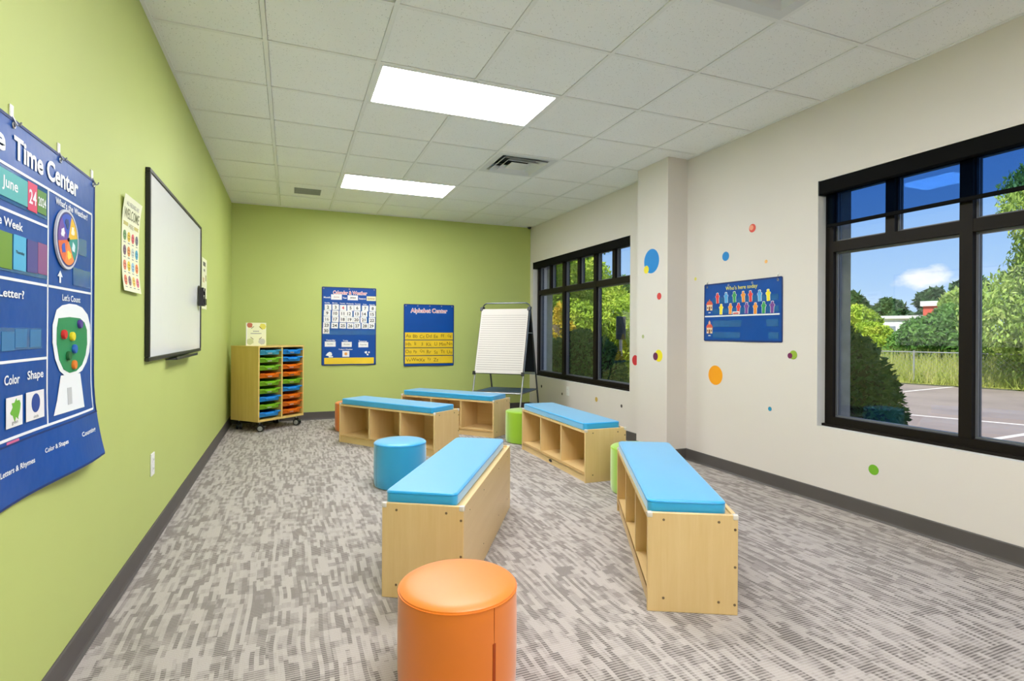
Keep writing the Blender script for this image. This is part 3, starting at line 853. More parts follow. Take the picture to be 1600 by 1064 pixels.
    # keep
# picture book standing on the cabinet
bk = thing('picture_book', 'cream picture book with tree drawings standing on the tray cabinet', 'book', (-0.372, 7.02, CT), math.radians(8))
cov = mat('cream_book_cover', srgb(238, 238, 200), 0.4, 0.4, vary=0.02)
bwid, bhei = 0.215, 0.268
fb = MB().box((-bwid / 2, 0.0, 0.0), (bwid / 2, 0.003, bhei)).build('front_cover', cov, bk)
rotb = Matrix.Translation((-bwid / 2, 0.003, 0)) @ Matrix.Rotation(math.radians(24), 4, 'Z')
MB().box((0, 0.0, 0.0), (bwid, 0.003, bhei), rotb).build('back_cover', cov, bk)
MB().box((0.002, -0.008, 0.004), (bwid - 0.006, -0.0005, bhei - 0.004), rotb).build('page_block', CARDW, bk)
FB = (Vector((-bwid / 2, -0.0002, 0)), Vector((1, 0, 0)), Vector((0, 0, 1)), Vector((0, -1, 0)))
def blob(cx, cy, r, seed, n=22, j=0.25):
    rr = random.Random(seed)
    return [(cx + r * (1 + j * (rr.random() - 0.5)) * math.cos(2 * math.pi * k / n), cy + r * (1 + j * (rr.random() - 0.5)) * math.sin(2 * math.pi * k / n)) for k in range(n)]
for (cx, cy, r, col, sd) in ((0.04, 0.238, 0.03, (190, 110, 80), 1), (0.178, 0.225, 0.034, (226, 214, 90), 2), (0.045, 0.05, 0.036, (200, 206, 150), 3), (0.17, 0.05, 0.036, (196, 198, 186), 4)):
    MB().prism(blob(cx, cy, r, sd), FB, 0.0006).build('printed_tree_crown', flat(col), fb)
for (xa, ya, xb, yb) in ((0.055, 0.2, 0.085, 0.225), (0.14, 0.225, 0.17, 0.195), (0.05, 0.1, 0.08, 0.075), (0.14, 0.075, 0.168, 0.1)):
    d = Vector((xb - xa, yb - ya)).normalized() * 0.003
    MB().prism([(xa - d.y, ya + d.x), (xb - d.y, yb + d.x), (xb + d.y, yb - d.x), (xa + d.y, ya - d.x)], FB, 0.0008).build('printed_branch', flat((110, 84, 60)), fb)
for (y, x0, x1, n) in ((0.163, 0.075, 0.14, 5), (0.137, 0.05, 0.165, 8)):
    m = MB()
    for k in range(n):
        xx = x0 + (x1 - x0) * (k + 0.15) / n
        m.prism(rect(xx, xx + (x1 - x0) / n * 0.62, y, y + 0.012), FB, 0.0006)
    m.build('printed_title', PRINTG, fb)

# ------------------------------------------------------------------ flip-chart easel
TR, TL = Vector((2.839, 6.403, 0)), Vector((2.355, 6.836, 0))
ed = (TR - TL); EW = ed.length; ed.normalize()
back = Vector((-ed.y, ed.x, 0))                 # away from the viewer
if back.y < 0: back = -back
mid = (TR + TL) / 2
es = thing('flip_chart_easel', 'folding metal easel holding a lined white chart pad by the window corner', 'easel', mid, math.atan2(ed.y, ed.x))
hw = EW / 2
ZTp, LEAN = 1.475, 0.44
def leg(side, front):
    s = side * hw; y = -LEAN if front else LEAN
    return [(s, 0.012 * (-1 if front else 1), ZTp), (s, y, 0.0)]
for side in (-1, 1):
    MB().cyl(*leg(side, True), 0.011, n=12).build('front_leg', STEEL, es, True)
    MB().cyl(*leg(side, False), 0.011, n=12).build('rear_leg', DKSTEEL, es, True)
    for y in (-LEAN, LEAN):
        MB().cyl((side * hw, y, 0), (side * hw, y * 0.985, 0.035), 0.015, n=12).build('rubber_foot', BLACK, es, True)
    MB().rbox((side * hw - 0.016, -0.03, ZTp - 0.02), (side * hw + 0.016, 0.03, ZTp + 0.012), 0.006, 2).build('hinge', BLACK, es)
pts = []
zl = ZTp + 0.06
for k in range(7):
    a = math.radians(180 - 15 * k); pts.append((-hw + 0.07 + 0.07 * math.cos(a), 0, ZTp - 0.0 + 0.06 * math.sin(a)))
for k in range(7):
    a = math.radians(90 - 15 * k); pts.append((hw - 0.07 + 0.07 * math.cos(a), 0, ZTp + 0.06 * math.sin(a)))
MB().tube(pts, 0.009, 8).build('handle_loop', DKSTEEL, es, True)
def onleg(z, front):                            # y of the leg plane at height z
    f = (ZTp - z) / ZTp
    return (-1 if front else 1) * (0.012 + (LEAN - 0.012) * f)
tilt = math.atan2(LEAN, ZTp)
def plate(name, m, x0, x1, z0, z1, front, off, th, parent):
    q = MB(); s = -1 if front else 1
    v = []
    for dz in (off, off + th):
        for (x, z) in ((x0, z0), (x1, z0), (x1, z1), (x0, z1)):
            v.append((x, onleg(z, front) + s * dz * math.cos(tilt), z + dz * math.sin(tilt)))
    fs = [(0, 1, 2, 3), (7, 6, 5, 4), (0, 4, 5, 1), (1, 5, 6, 2), (2, 6, 7, 3), (3, 7, 4, 0)]
    return q.add(v, fs).build(name, m, parent)
zp0, zp1 = 0.628, 1.452
plate('front_board', BLACK, -hw - 0.004, hw + 0.004, zp0, zp1, True, 0.011, 0.012, es)
pad = plate('chart_pad', mat('chart_pad_paper', srgb(222, 215, 209), 0.6, 0.2, vary=0.01), -hw + 0.004, hw - 0.002, zp0 + 0.005, zp1 - 0.004, True, 0.024, 0.008, es)
for k in range(25):
    z = zp0 + 0.05 + k * (zp1 - zp0 - 0.14) / 24
    plate('ruled_line', flat((150, 138, 134)), -hw + 0.02, hw - 0.02, z, z + 0.004, True, 0.0322, 0.0004, pad)
plate('rear_board', BLACK, -hw - 0.004, hw + 0.004, zp0, zp1 - 0.03, False, 0.011, 0.012, es)
for sx in (-1, 1):
    for z in (zp0 + 0.004, zp1 - 0.004):
        plate('corner_clip', BLACK, sx * hw - 0.018, sx * hw + 0.018, z - 0.02, z + 0.02, True, 0.014, 0.026, es)
for fr_, m_ in ((True, STEEL), (False, DKSTEEL)):
    for z in (0.40, 1.15):
        y = onleg(z, fr_)
        MB().cyl((-hw, y, z), (hw, y, z), 0.008, n=10).build('cross_bar', m_, es, True)
for side in (-1, 1):
    MB().box((side * hw - 0.006, onleg(1.15, True), 1.146), (side * hw + 0.006, onleg(1.15, False), 1.154)).build('spreader', STEEL, es)
    MB().box((side * hw - 0.006, onleg(0.40, True), 0.394), (side * hw + 0.006, onleg(0.40, False), 0.406)).build('spreader', DKSTEEL, es)
SHELF = mat('slate_blue_shelf', srgb(84, 112, 146), 0.45, 0.4, vary=0.04)
sh = MB(); y0, y1 = onleg(0.40, True) + 0.012, onleg(0.40, False) - 0.012
sh.box((-hw + 0.008, y0, 0.398), (hw - 0.008, y1, 0.404)); sh.build('shelf', SHELF, es)
MB().box((-hw + 0.008, y0 - 0.006, 0.392), (hw - 0.008, y0, 0.418)).build('shelf_lip', STEEL, es)
MB().rbox((-hw + 0.02, LEAN * 0.62, 0.60), (hw - 0.02, LEAN * 0.62 + 0.06, 0.625), 0.006, 2).build('marker_tray', STEEL, es)

# ------------------------------------------------------------------ charts and signs on the walls
def FL(lift): return (Vector((XL + lift, 0, 0)), Vector((0, 1, 0)), Vector((0, 0, 1)), Vector((1, 0, 0)))      # (Y, Z) on the side wall
def FF(lift): return (Vector((0, YF - lift, 0)), Vector((1, 0, 0)), Vector((0, 0, 1)), Vector((0, -1, 0)))    # (X, Z) on the end wall
def FR(lift, X=XR): return (Vector((X - lift, 0, 0)), Vector((0, -1, 0)), Vector((0, 0, 1)), Vector((-1, 0, 0)))  # (-Y, Z) on the window wall
def sheet(frame, x0, x1, y0, y1, t, nx=12, ny=14, wave=None):
    o, r, u, n = frame
    m = MB(); vs = []
    wv = wave or (lambda a, b: 0.0)
    for k in range(2):
        for j in range(ny + 1):
            for i in range(nx + 1):
                a = x0 + (x1 - x0) * i / nx; b = y0 + (y1 - y0) * j / ny
                vs.append(o + r * a + u * b + n * (wv(a, b) + t * k))
    q = (nx + 1) * (ny + 1); fs = []
    for j in range(ny):
        for i in range(nx):
            a = j * (nx + 1) + i
            fs.append((q + a, q + a + 1, q + a + nx + 2, q + a + nx + 1)); fs.append((a, a + nx + 1, a + nx + 2, a + 1))
    edge = [i for i in range(nx + 1)] + [(j + 1) * (nx + 1) - 1 for j in range(1, ny + 1)] + [ny * (nx + 1) + i for i in range(nx - 1, -1, -1)] + [j * (nx + 1) for j in range(ny - 1, 0, -1)]
    for k in range(len(edge)):
        a, b = edge[k], edge[(k + 1) % len(edge)]
        fs.append((a, b, q + b, q + a))
    return m.add(vs, fs)
def seg_line(m, frame, x0, y0, x1, y1, w, t=0.0006, n=8):
    d = Vector((x1 - x0, y1 - y0)).normalized() * w / 2
    for k in range(n):
        xa, ya, xb, yb = x0 + (x1 - x0) * k / n, y0 + (y1 - y0) * k / n, x0 + (x1 - x0) * (k + 1) / n, y0 + (y1 - y0) * (k + 1) / n
        m.prism([(xa + d.y, ya - d.x), (xb + d.y, yb - d.x), (xb - d.y, yb + d.x), (xa - d.y, ya + d.x)], frame, t)
    return m
def grommet(frame, a, b, parent, r=0.007, warp=None):
    o, rr, u, n = frame
    MB().tube([o + rr * (a + r * math.cos(t)) + u * (b + r * math.sin(t)) + n * 0.001 for t in [2 * math.pi * k / 16 for k in range(16)]], 0.0022, 6, True).build('grommet', STEEL, parent, True, warp)

# ---- circle time chart on the green side wall
ct = thing('circle_time_chart', 'large blue vinyl pocket chart with weather wheel and green-visored astronaut on the side wall', 'wall chart', (XL, 1.9, 0.69))
inv = Matrix.Translation((-XL, -1.9, -0.69))
def bulge(p):
    z = p.z
    b = 0.037 * max(0.0, (1.0 - z) / 0.31) ** 2 if z < 1.0 else 0.0
    b *= 0.55 + 0.45 * math.cos((p.y - 2.42) * 5.0)
    b += 0.004 * math.sin(p.y * 9.0) * max(0, (1.25 - z)) * 1.2
    return inv @ (p + Vector((max(b, -0.002), 0, 0)))
CY0, CY1, CZ0, CZ1 = 1.33, 2.468, 0.692, 1.70
sh_ = sheet(FL(0.004), CY0, CY1, CZ0, CZ1, 0.002, 24, 24).build('chart_sheet', CHART, ct, True, bulge)
FC = FL(0.0065)
bor = MB()
for a in ((CY0, CZ0, CY1, CZ0), (CY1, CZ0, CY1, CZ1), (CY1, CZ1, CY0, CZ1)): seg_line(bor, FC, *a, 0.008, 0.0012, 16)
bor.build('edge_binding', CHARTD, ct, False, bulge)
m = MB()
lettering(m, 'Circle', FC, 1.645, 1.632, w=0.27, h=0.062, bold=0.03, lift=0.002)
m.build('title_lettering', PRINTW, ct, False, bulge)
m = MB()
lettering(m, 'Time Center', FC, 2.06, 1.632, w=0.468, h=0.062, bold=0.03, lift=0.002)
m.build('title_lettering', PRINTW, ct, False, bulge)
ln = MB()
for a in ((CY0 + 0.03, 1.573, 2.438, 1.573), (2.05, 1.573, 2.05, 0.864), (1.36, 1.455, 2.05, 1.458), (1.36, 1.28, 2.438, 1.283), (1.36, 1.065, 2.05, 1.065), (1.36, 0.864, 2.438, 0.862), (2.438, 1.573, 2.438, 0.862)):
    seg_line(ln, FC, *a, 0.0075, 0.001, 14)
ln.build('white_rule', PRINTW, ct, False, bulge)
def cl(txt, cy, cz, w=None, h=None, bold=0.02, mt=PRINTW, name='lettering', lift=0.002):
    m = MB(); lettering(m, txt, FC, cy, cz, w, h, bold, lift); return m.build(name, mt, ct, False, bulge)
cl('Days of the Week', 1.725, 1.423, 0.31, 0.03)
cl("Today's Letter?", 1.73, 1.241, 0.32, 0.03)
cl("What's the Weather?", 2.245, 1.552, 0.285, 0.022)
cl("Let's Count", 2.24, 1.254, 0.16, 0.021)
cl('Color', 1.825, 1.018, 0.088, 0.026); cl('Shape', 1.968, 1.018, 0.105, 0.032)
cl('Letters & Rhymes', 1.85, 0.778, 0.20, 0.02, lift=0.0048); cl('Color & Shapes', 2.09, 0.79, 0.155, 0.018, lift=0.0048); cl('Counting', 2.345, 0.79, 0.135, 0.02, lift=0.0048)
def cpiece(name, poly, mt, lift=0.002, t=0.0012, parent=None):
    o, r, u, n = FL(0.0065 + lift)
    return MB().prism(poly, (o, r, u, n), t).build(name, mt, parent or ct, False, bulge)
cpiece('clear_pocket', rect(1.37, 2.04, 1.478, 1.566), POCKET, 0.0, 0.001)
cpiece('clear_pocket', rect(1.37, 2.045, 1.3, 1.4), POCKET, 0.0, 0.001)
cpiece('clear_pocket', rect(1.45, 2.008, 1.095, 1.154), POCKET, 0.0, 0.001)
cpiece('clear_pocket', rect(2.285, 2.384, 1.41, 1.468), POCKET, 0.0, 0.001)
cpiece('clear_pocket', rect(2.255, 2.425, 1.3, 1.36), POCKET, 0.0, 0.001)
fpk = MB()
sheet_b = sheet(FL(0.0085), CY0 + 0.004, CY1 - 0.004, CZ0 + 0.004, 0.848, 0.0016, 20, 8).build('bottom_pocket', CHART, ct, True, bulge)
seg_line(MB(), FC, CY0, 0.848, CY1, 0.848, 0.004, 0.004, 14).build('pocket_hem', CHARTD, ct, False, bulge)
# astronaut print
cpiece('printed_helmet', [(2.115, 1.212), (2.16, 1.228), (2.22, 1.236), (2.28, 1.236), (2.34, 1.228), (2.395, 1.205), (2.42, 1.17), (2.425, 1.12), (2.415, 1.07), (2.385, 1.035), (2.34, 1.008), (2.27, 0.996), (2.19, 0.998), (2.14, 1.02), (2.105, 1.06), (2.085, 1.11), (2.085, 1.165)], PRINTW, 0.0012, 0.0008)
cpiece('printed_visor', [(2.128, 1.186), (2.22, 1.192), (2.315, 1.19), (2.36, 1.176), (2.385, 1.15), (2.388, 1.10), (2.37, 1.06), (2.335, 1.028), (2.28, 1.01), (2.22, 1.008), (2.17, 1.022), (2.135, 1.055), (2.115, 1.105), (2.116, 1.155)], flat((36, 140, 84)), 0.0022, 0.0008)
cpiece('printed_space_suit', [(2.15, 1.004), (2.32, 1.0), (2.33, 0.96), (2.345, 0.88), (2.09, 0.884), (2.12, 0.93)], PRINTW, 0.0012, 0.0008)
cpiece('printed_zip', rect(2.20, 2.235, 0.905, 0.96), flat((196, 198, 200)), 0.0022, 0.0006)
# weather wheel
import colorsys
for k, col in enumerate(((236, 190, 40), (40, 80, 190), (110, 70, 160), (232, 110, 60), (240, 140, 70), (40, 150, 140))):
    a0 = math.radians(10 + 60 * k)
    poly = [(2.184, 1.442)] + [(2.184 + 0.082 * math.cos(a0 + math.radians(60) * j / 8), 1.442 + 0.082 * math.sin(a0 + math.radians(60) * j / 8)) for j in range(9)]
    pz = cpiece('wheel_sector', poly, flat(col), 0.008, 0.001)
    am = a0 + math.radians(30)
    o_, r_, u_, n_ = FL(0.0065 + 0.0092)
    MB().prism(blob(2.184 + 0.05 * math.cos(am), 1.442 + 0.05 * math.sin(am), 0.016, k + 40, 12, 0.7), (o_, r_, u_, n_), 0.0005).build('weather_mark', flat(((250, 240, 210), (30, 60, 120), (240, 240, 250), (60, 90, 190), (250, 220, 90), (220, 240, 245))[k]), pz, False, bulge)
cpiece('wheel_disc', circle(2.184, 1.442, 0.096, n=40), flat((206, 208, 216)), 0.002, 0.006)
cpiece('wheel_rim', circle(2.184, 1.442, 0.088, n=40), flat((60, 56, 120)), 0.0076, 0.0008)
cpiece('wheel_pin', circle(2.184, 1.442, 0.006, n=12), PRINTK, 0.009, 0.003)
cpiece('arrow', [(2.142, 1.337), (2.122, 1.318), (2.136, 1.318), (2.136, 1.298), (2.148, 1.298), (2.148, 1.318), (2.162, 1.318)], PRINTW, 0.0012, 0.0008)
for a in (1.51, 1.825, 2.14, 2.452):
    grommet(FL(0.007), a, 1.686, ct, warp=bulge)
# hooks on the wall above the chart
for a, w in ((1.51, 'above the hidden half of the chart'), (1.825, 'above the word Time'), (2.14, 'above the word Center'), (2.452, 'at the chart corner')):
    h = thing('wall_hook', 'small white adhesive hook holding the circle time chart, %s' % w, 'hook', (XL, a, 1.69), 0, 'adhesive hooks of the circle time chart')
    MB().rbox((0.0, -0.009, 0.012), (0.005, 0.009, 0.05), 0.002, 1).build('adhesive_base', WHITEP, h)
    MB().tube([(0.005, 0, 0.02), (0.012, 0, 0.004), (0.016, 0, -0.004), (0.022, 0, -0.002), (0.024, 0, 0.006)], 0.0022, 6).build('wire_hook', STEEL, h, True)
# pieces tucked into / stuck on the chart
def ccard(name, label, cat, y0, y1, z0, z1, col, txt=None, tcol=PRINTW, group='cards in the circle time chart', lift=0.0085, tw=0.8, th=0.5):
    o, r, u, n = FL(lift)
    cy, cz = (y0 + y1) / 2, (z0 + z1) / 2
    iv = Matrix.Translation((-(XL), -cy, -cz))
    wp = lambda p: iv @ (inv.inverted() @ bulge(p))
    c = MB().prism(rect(y0, y1, z0, z1), (o, r, u, n), 0.001).build(name, flat(col), None, False, wp)
    c.location = (XL, cy, cz)
    tag(c, label, cat, group)
    if txt:
        mm = MB(); lettering(mm, txt, FL(lift + 0.001), cy, cz, (y1 - y0) * tw, (z1 - z0) * th, 0.015, 0.0006); mm.build('lettering', tcol, c, False, wp)
    return c, wp
ccard('month_card', 'teal month card reading June in the circle time chart', 'card', 1.70, 1.905, 1.488, 1.558, (80, 176, 176), 'June', PRINTW, tw=0.42, th=0.55)
ccard('date_card', 'pink date card reading 24 in the circle time chart', 'card', 1.907, 1.966, 1.482, 1.562, (216, 60, 104), '24', PRINTW)
ccard('year_card', 'green year card reading 2024 in the circle time chart', 'card', 1.968, 2.03, 1.488, 1.554, (88, 140, 60), '2024', PRINTW, tw=0.86, th=0.4)
ccard('weekday_card', 'lime-green weekday card in the circle time chart', 'card', 1.745, 1.816, 1.306, 1.399, (110, 150, 50))
ccard('weekday_card', 'light-blue weekday card reading Thursday in the circle time chart', 'card', 1.824, 1.897, 1.308, 1.401, (80, 176, 216), 'Thursday', PRINTK, tw=0.7, th=0.12)
ccard('weekday_card', 'purple weekday card in the circle time chart', 'card', 1.905, 1.972, 1.31, 1.4, (78, 74, 140))
ccard('weekday_card', 'mauve weekday card at the end of the week pocket', 'card', 1.974, 2.038, 1.312, 1.402, (140, 84, 134))
c_, wp_ = ccard('colour_card', 'white card with a green paint splat in the circle time chart', 'card', 1.79, 1.884, 0.892, 0.972, (238, 236, 236))
MB().prism(blob(1.84, 0.938, 0.026, 5, 18, 0.8), FL(0.0098), 0.0005).build('printed_splat', flat((110, 180, 60)), c_, False, wp_)
mm = MB(); lettering(mm, 'green', FL(0.0098), 1.837, 0.902, 0.035, 0.009, 0.0, 0.0006); mm.build('lettering', PRINTK, c_, False, wp_)
c_, wp_ = ccard('shape_card', 'white card with a blue circle in the circle time chart', 'card', 1.907, 2.022, 0.893, 0.974, (238, 236, 236))
MB().prism(circle(1.966, 0.94, 0.027), FL(0.0098), 0.0005).build('printed_circle', flat((38, 70, 150)), c_, False, wp_)
mm = MB(); lettering(mm, 'circle', FL(0.0098), 1.966, 0.902, 0.03, 0.009, 0.0, 0.0006); mm.build('lettering', PRINTK, c_, False, wp_)
for (a, b, k) in ((1.80, 1.118, 1), (1.875, 1.125, 2), (1.965, 1.124, 3)):
    c_, wp_ = ccard('letter_card', 'see-through letter card in the circle time letter pocket', 'card', a - 0.035, a + 0.035, b - 0.024, b + 0.026, (60, 120, 170), lift=0.0078)
c_, wp_ = ccard('pink_slip', 'pink paper slip poking out of the bottom chart pocket', 'paper', 1.80, 1.87, 0.80, 0.856, (226, 110, 150), lift=0.0062)
for (a, b, col, nm) in ((2.16, 1.135, (214, 40, 40), 'red'), (2.232, 1.128, (236, 216, 40), 'yellow'), (2.302, 1.17, (84, 60, 150), 'purple'), (2.252, 1.086, (40, 100, 190), 'blue'), (2.2, 1.065, (30, 100, 50), 'dark green'), (2.25, 1.033, (238, 130, 40), 'orange')):
    o_, r_, u_, n_ = FL(0.010)
    pm = MB().lathe([(0.0145, 0.0), (0.0155, 0.006), (0.0135, 0.0095)], 20).build('counting_disc', flat(col), None, True)
    pm.rotation_euler = (0, math.radians(90), 0); pm.location = (XL + 0.0095, a, b)
    tag(pm, '%s counting disc stuck on the astronaut visor' % nm, 'disc', 'counting discs on the astronaut visor')

# ---- feelings poster
def poster(name, label, frame, x0, x1, y0, y1, m):
    cx, cy = (x0 + x1) / 2, y0
    o, r, u, n = frame
    loc = o + r * cx + u * cy
    t = thing(name, label, 'poster', loc)
    iv = Matrix.Translation(-loc)
    wp = lambda p: iv @ p
    return t, wp
PAPER = mat('pale_yellow_poster_paper', srgb(240, 240, 206), 0.45, 0.4, vary=0.015)
WY0, WY1, WZ0, WZ1 = 2.84, 3.113, 1.325, 1.748
wp_t, wpw = poster('feelings_poster', 'pale paper poster reading WELCOME above rows of small face circles', FL(0), WY0, WY1, WZ0, WZ1, PAPER)
curl = lambda p: wpw(p + Vector((0.012 * (abs(p.z - 1.53) / 0.21) ** 3 + 0.004 * ((p.y - WY0) / 0.27), 0, 0)))
sheet(FL(0.002), WY0, WY1, WZ0, WZ1, 0.0008, 6, 12).build('paper_sheet', PAPER, wp_t, True, curl)
PFr = FL(0.0029)
def wl(txt, cy, cz, w, h, mt, b=0.0, lift=0.0006):
    m = MB(); lettering(m, txt, PFr, cy, cz, w, h, b, lift); m.build('lettering', mt, wp_t, False, curl)
wl('ALL FEELINGS ARE', 2.976, 1.715, 0.19, 0.018, PRINTG)
wl('WELCOME', 2.976, 1.672, 0.235, 0.045, flat((120, 124, 84)), 0.01)
wl('HERE', 2.976, 1.622, 0.07, 0.02, flat((150, 150, 110)))
for s in (-1, 1):
    MB().prism([(2.976 + s * 0.05, 1.617), (2.976 + s * 0.12, 1.617), (2.976 + s * 0.112, 1.625), (2.976 + s * 0.12, 1.633), (2.976 + s * 0.05, 1.633)], PFr, 0.0006).build('printed_ribbon', flat((200, 190, 110)), wp_t, False, curl)
FCOL = [(110, 150, 90), (226, 190, 60), (220, 90, 100), (110, 110, 120), (120, 96, 110), (230, 150, 80), (200, 210, 200), (70, 160, 190), (224, 130, 100), (226, 200, 60), (150, 190, 210), (232, 130, 70), (220, 120, 90), (140, 110, 120), (232, 196, 90), (220, 110, 130)]
for k in range(16):
    cy, cz = WY0 + 0.042 + (k % 4) * 0.063, 1.572 - (k // 4) * 0.066
    f = MB().prism(circle(cy, cz, 0.0225, n=20), PFr, 0.0007).build('printed_face', flat(FCOL[k]), wp_t, False, curl)
    e = MB()
    for s in (-1, 1): e.prism(circle(cy + s * 0.008, cz + 0.005, 0.003, n=8), FL(0.0036), 0.0004)
    e.prism(rect(cy - 0.009, cy + 0.009, cz - 0.010, cz - 0.0075), FL(0.0036), 0.0004)
    e.build('printed_features', PRINTK, f, False, curl)
    MB().prism(rect(cy - 0.014, cy + 0.014, cz - 0.032, cz - 0.028), PFr, 0.0005).build('printed_caption', PRINTG, wp_t, False, curl)
# second paper poster just past the whiteboard
p2_t, p2w = poster('paper_poster', 'narrow pale paper poster on the green wall just past the whiteboard', FL(0), 5.16, 5.44, 1.336, 1.765, PAPER)
sheet(FL(0.002), 5.16, 5.44, 1.336, 1.765, 0.0008, 4, 8).build('paper_sheet', PAPER, p2_t, True, p2w)
for (a0, a1, b0, b1, col) in ((5.22, 5.36, 1.70, 1.735, (110, 112, 96)), (5.25, 5.33, 1.655, 1.675, (140, 140, 120)), (5.36, 5.41, 1.58, 1.63, (150, 140, 90)), (5.20, 5.30, 1.56, 1.60, (214, 190, 140)), (5.22, 5.36, 1.50, 1.505, (140, 140, 140)), (5.22, 5.34, 1.46, 1.466, (140, 140, 140)), (5.24, 5.36, 1.42, 1.426, (140, 140, 140)), (5.22, 5.3, 1.37, 1.40, (180, 180, 140))):
    MB().prism(rect(a0, a1, b0, b1), FL(0.0029), 0.0005).build('printed_block', flat(col), p2_t, False, p2w)

# ---- whiteboard
BY0, BY1, BZ0, BZ1 = 3.258, 4.985, 0.992, 1.978
wb = thing('whiteboard', 'large whiteboard in a thin black frame on the green wall', 'whiteboard', (XL, (BY0 + BY1) / 2, BZ0))
hw_ = (BY1 - BY0) / 2; hh = BZ1 - BZ0; fwb = 0.022
MB().box((0.003, -hw_ + 0.004, 0.004), (0.017, hw_ - 0.004, hh - 0.004)).build('writing_panel', WBOARD, wb)
for a, b in (((-hw_, 0), (hw_, fwb)), ((-hw_, hh - fwb), (hw_, hh)), ((-hw_, fwb), (-hw_ + fwb, hh - fwb)), ((hw_ - fwb, fwb), (hw_, hh - fwb))):
    MB().rbox((0.001, a[0], a[1]), (0.023, b[0], b[1]), 0.003, 1).build('frame_rail', BLACK, wb)
tr_ = MB(); tr_.box((0.001, -0.36, -0.016), (0.06, 0.42, -0.011)); tr_.box((0.056, -0.36, -0.016), (0.061, 0.42, 0.0)); tr_.build('marker_ledge', BLACK, wb)
hd = thing('marker_caddy', 'black marker caddy clipped to the edge of the whiteboard', 'caddy', (XL + 0.0235, 4.87, 1.345))
c = MB(); c.box((0.0, -0.05, 0.0), (0.004, 0.05, 0.155)); c.box((0.004, -0.05, 0.0), (0.036, -0.046, 0.14)); c.box((0.004, 0.046, 0.0), (0.036, 0.05, 0.14))
c.build('back_plate', BLACK, hd)
for z in (0.0, 0.066, 0.114):
    MB().box((0.004, -0.046, z), (0.036, 0.046, z + 0.004)).build('ledge', BLACK, hd)
for z, w in ((1.345 + 0.0125 + 0.1155, 'upper'), (1.345 + 0.0125 + 0.0675, 'lower')):
    k = thing('dry_erase_marker', 'white dry-erase marker with black cap, %s one in the whiteboard caddy' % w, 'marker', (XL + 0.046, 4.86, z), 0, 'markers in the whiteboard caddy')
    MB().cyl((0, -0.035, 0), (0, 0.03, 0), 0.0095, n=14).build('barrel', WHITEP, k, True)
    MB().cyl((0, 0.03, 0), (0, 0.085, 0), 0.0098, n=14).build('cap', BLACK, k, True)
er = thing('board_eraser', 'grey felt whiteboard eraser at the bottom of the caddy', 'eraser', (XL + 0.0475, 4.87, 1.3492))
MB().rbox((-0.022, -0.044, 0.0), (0.012, 0.044, 0.058), 0.004, 2).build('felt_block', GRILLEM, er)
MB().rbox((0.0121, -0.044, 0.004), (0.022, 0.044, 0.054), 0.004, 2).build('grip', BLACK, er)

def outlet(label, loc, rz):
    t = thing('wall_outlet', label, 'outlet', loc, rz, 'white wall outlets')
    MB().rbox((0.0, -0.037, -0.06), (0.007, 0.037, 0.06), 0.003, 2).build('cover_plate', WHITEP, t)
    for z in (-0.024, 0.024):
        f = MB().rbox((0.0065, -0.017, z - 0.014), (0.0095, 0.017, z + 0.014), 0.002, 1).build('socket_face', WHITEP, t)
        s = MB(); s.box((0.0094, -0.008, z - 0.004), (0.0099, -0.006, z + 0.005)); s.box((0.0094, 0.006, z - 0.004), (0.0099, 0.008, z + 0.005)); s.build('slot', PRINTK, f)
outlet('white wall outlet on the green wall below the whiteboard', (XL, 3.435, 0.435), 0)
outlet('white wall plate under the window behind the column', (XR, 6.36, 0.39), math.pi)

# ---- calendar chart on the end wall
def chart(name, label, frame, x0, x1, y0, y1, wave):
    o, r, u, n = frame
    loc = o + r * ((x0 + x1) / 2) + u * y0
    t = thing(name, label, 'wall chart', loc)
    iv = Matrix.Translation(-loc)
    def wp(p):
        q = p - o
        a, b = q.dot(r), q.dot(u)
        return iv @ (p + n * wave(a, b))
    sheet((o + n * 0.003, r, u, n), x0, x1, y0, y1, 0.0018, 20, 20).build('chart_sheet', CHART, t, True, wp)
    e = MB()
    for a in ((x0, y0, x1, y0), (x1, y0, x1, y1), (x1, y1, x0, y1), (x0, y1, x0, y0)): seg_line(e, (o + n * 0.0046, r, u, n), *a, 0.012, 0.001, 12)
    e.build('edge_binding', CHARTD, t, False, wp)
    return t, wp
K0, K1, KZ0, KZ1 = 0.383, 1.072, 0.712, 1.737
wave_c = lambda a, b: 0.016 * max(0, (1.0 - b) / 0.3) ** 2 * (0.55 - 0.45 * math.cos((a - K0) / (K1 - K0) * 4 * math.pi)) if b < 1.0 else 0.0
cal, cwp = chart('calendar_chart', 'blue calendar and weather pocket chart with white number cards on the end wall', FF(0), K0, K1, KZ0, KZ1, wave_c)
FK = FF(0.0056)
def kp(cx, cy): return on_y(495 + cx / 13.3, 440 + cy / 13.3, YF)
def klet(txt, cx, cy, w, h, mt=PRINTW, b=0.02, lift=0.001, name='lettering'):
    a, z = kp(cx, cy); m = MB(); lettering(m, txt, FK, a, z, w / 13.3 / FPX * 7.6, h / 13.3 / FPX * 7.6, b, lift); return m.build(name, mt, cal, False, cwp)
klet('Calendar & Weather', 695, 235, 660, 82, PRINTW, 0.06, 0.0006, 'title_outline')
klet('Calendar & Weather', 695, 235, 645, 64, PRINTR, 0.005, 0.0014, 'title_lettering')
klet('Month', 213, 326, 125, 36); klet('Year', 582, 338, 85, 36); klet('Season', 945, 355, 135, 36)
for k, (w, cx, cy) in enumerate((('Sunday', 218, 443), ('Monday', 378, 447), ('Tuesday', 535, 455), ('Wednesday', 690, 462), ('Thursday', 848, 468), ('Friday', 998, 478), ('Saturday', 1150, 485))):
    klet(w, cx, cy, (100, 100, 105, 145, 115, 75, 115)[k], 30)
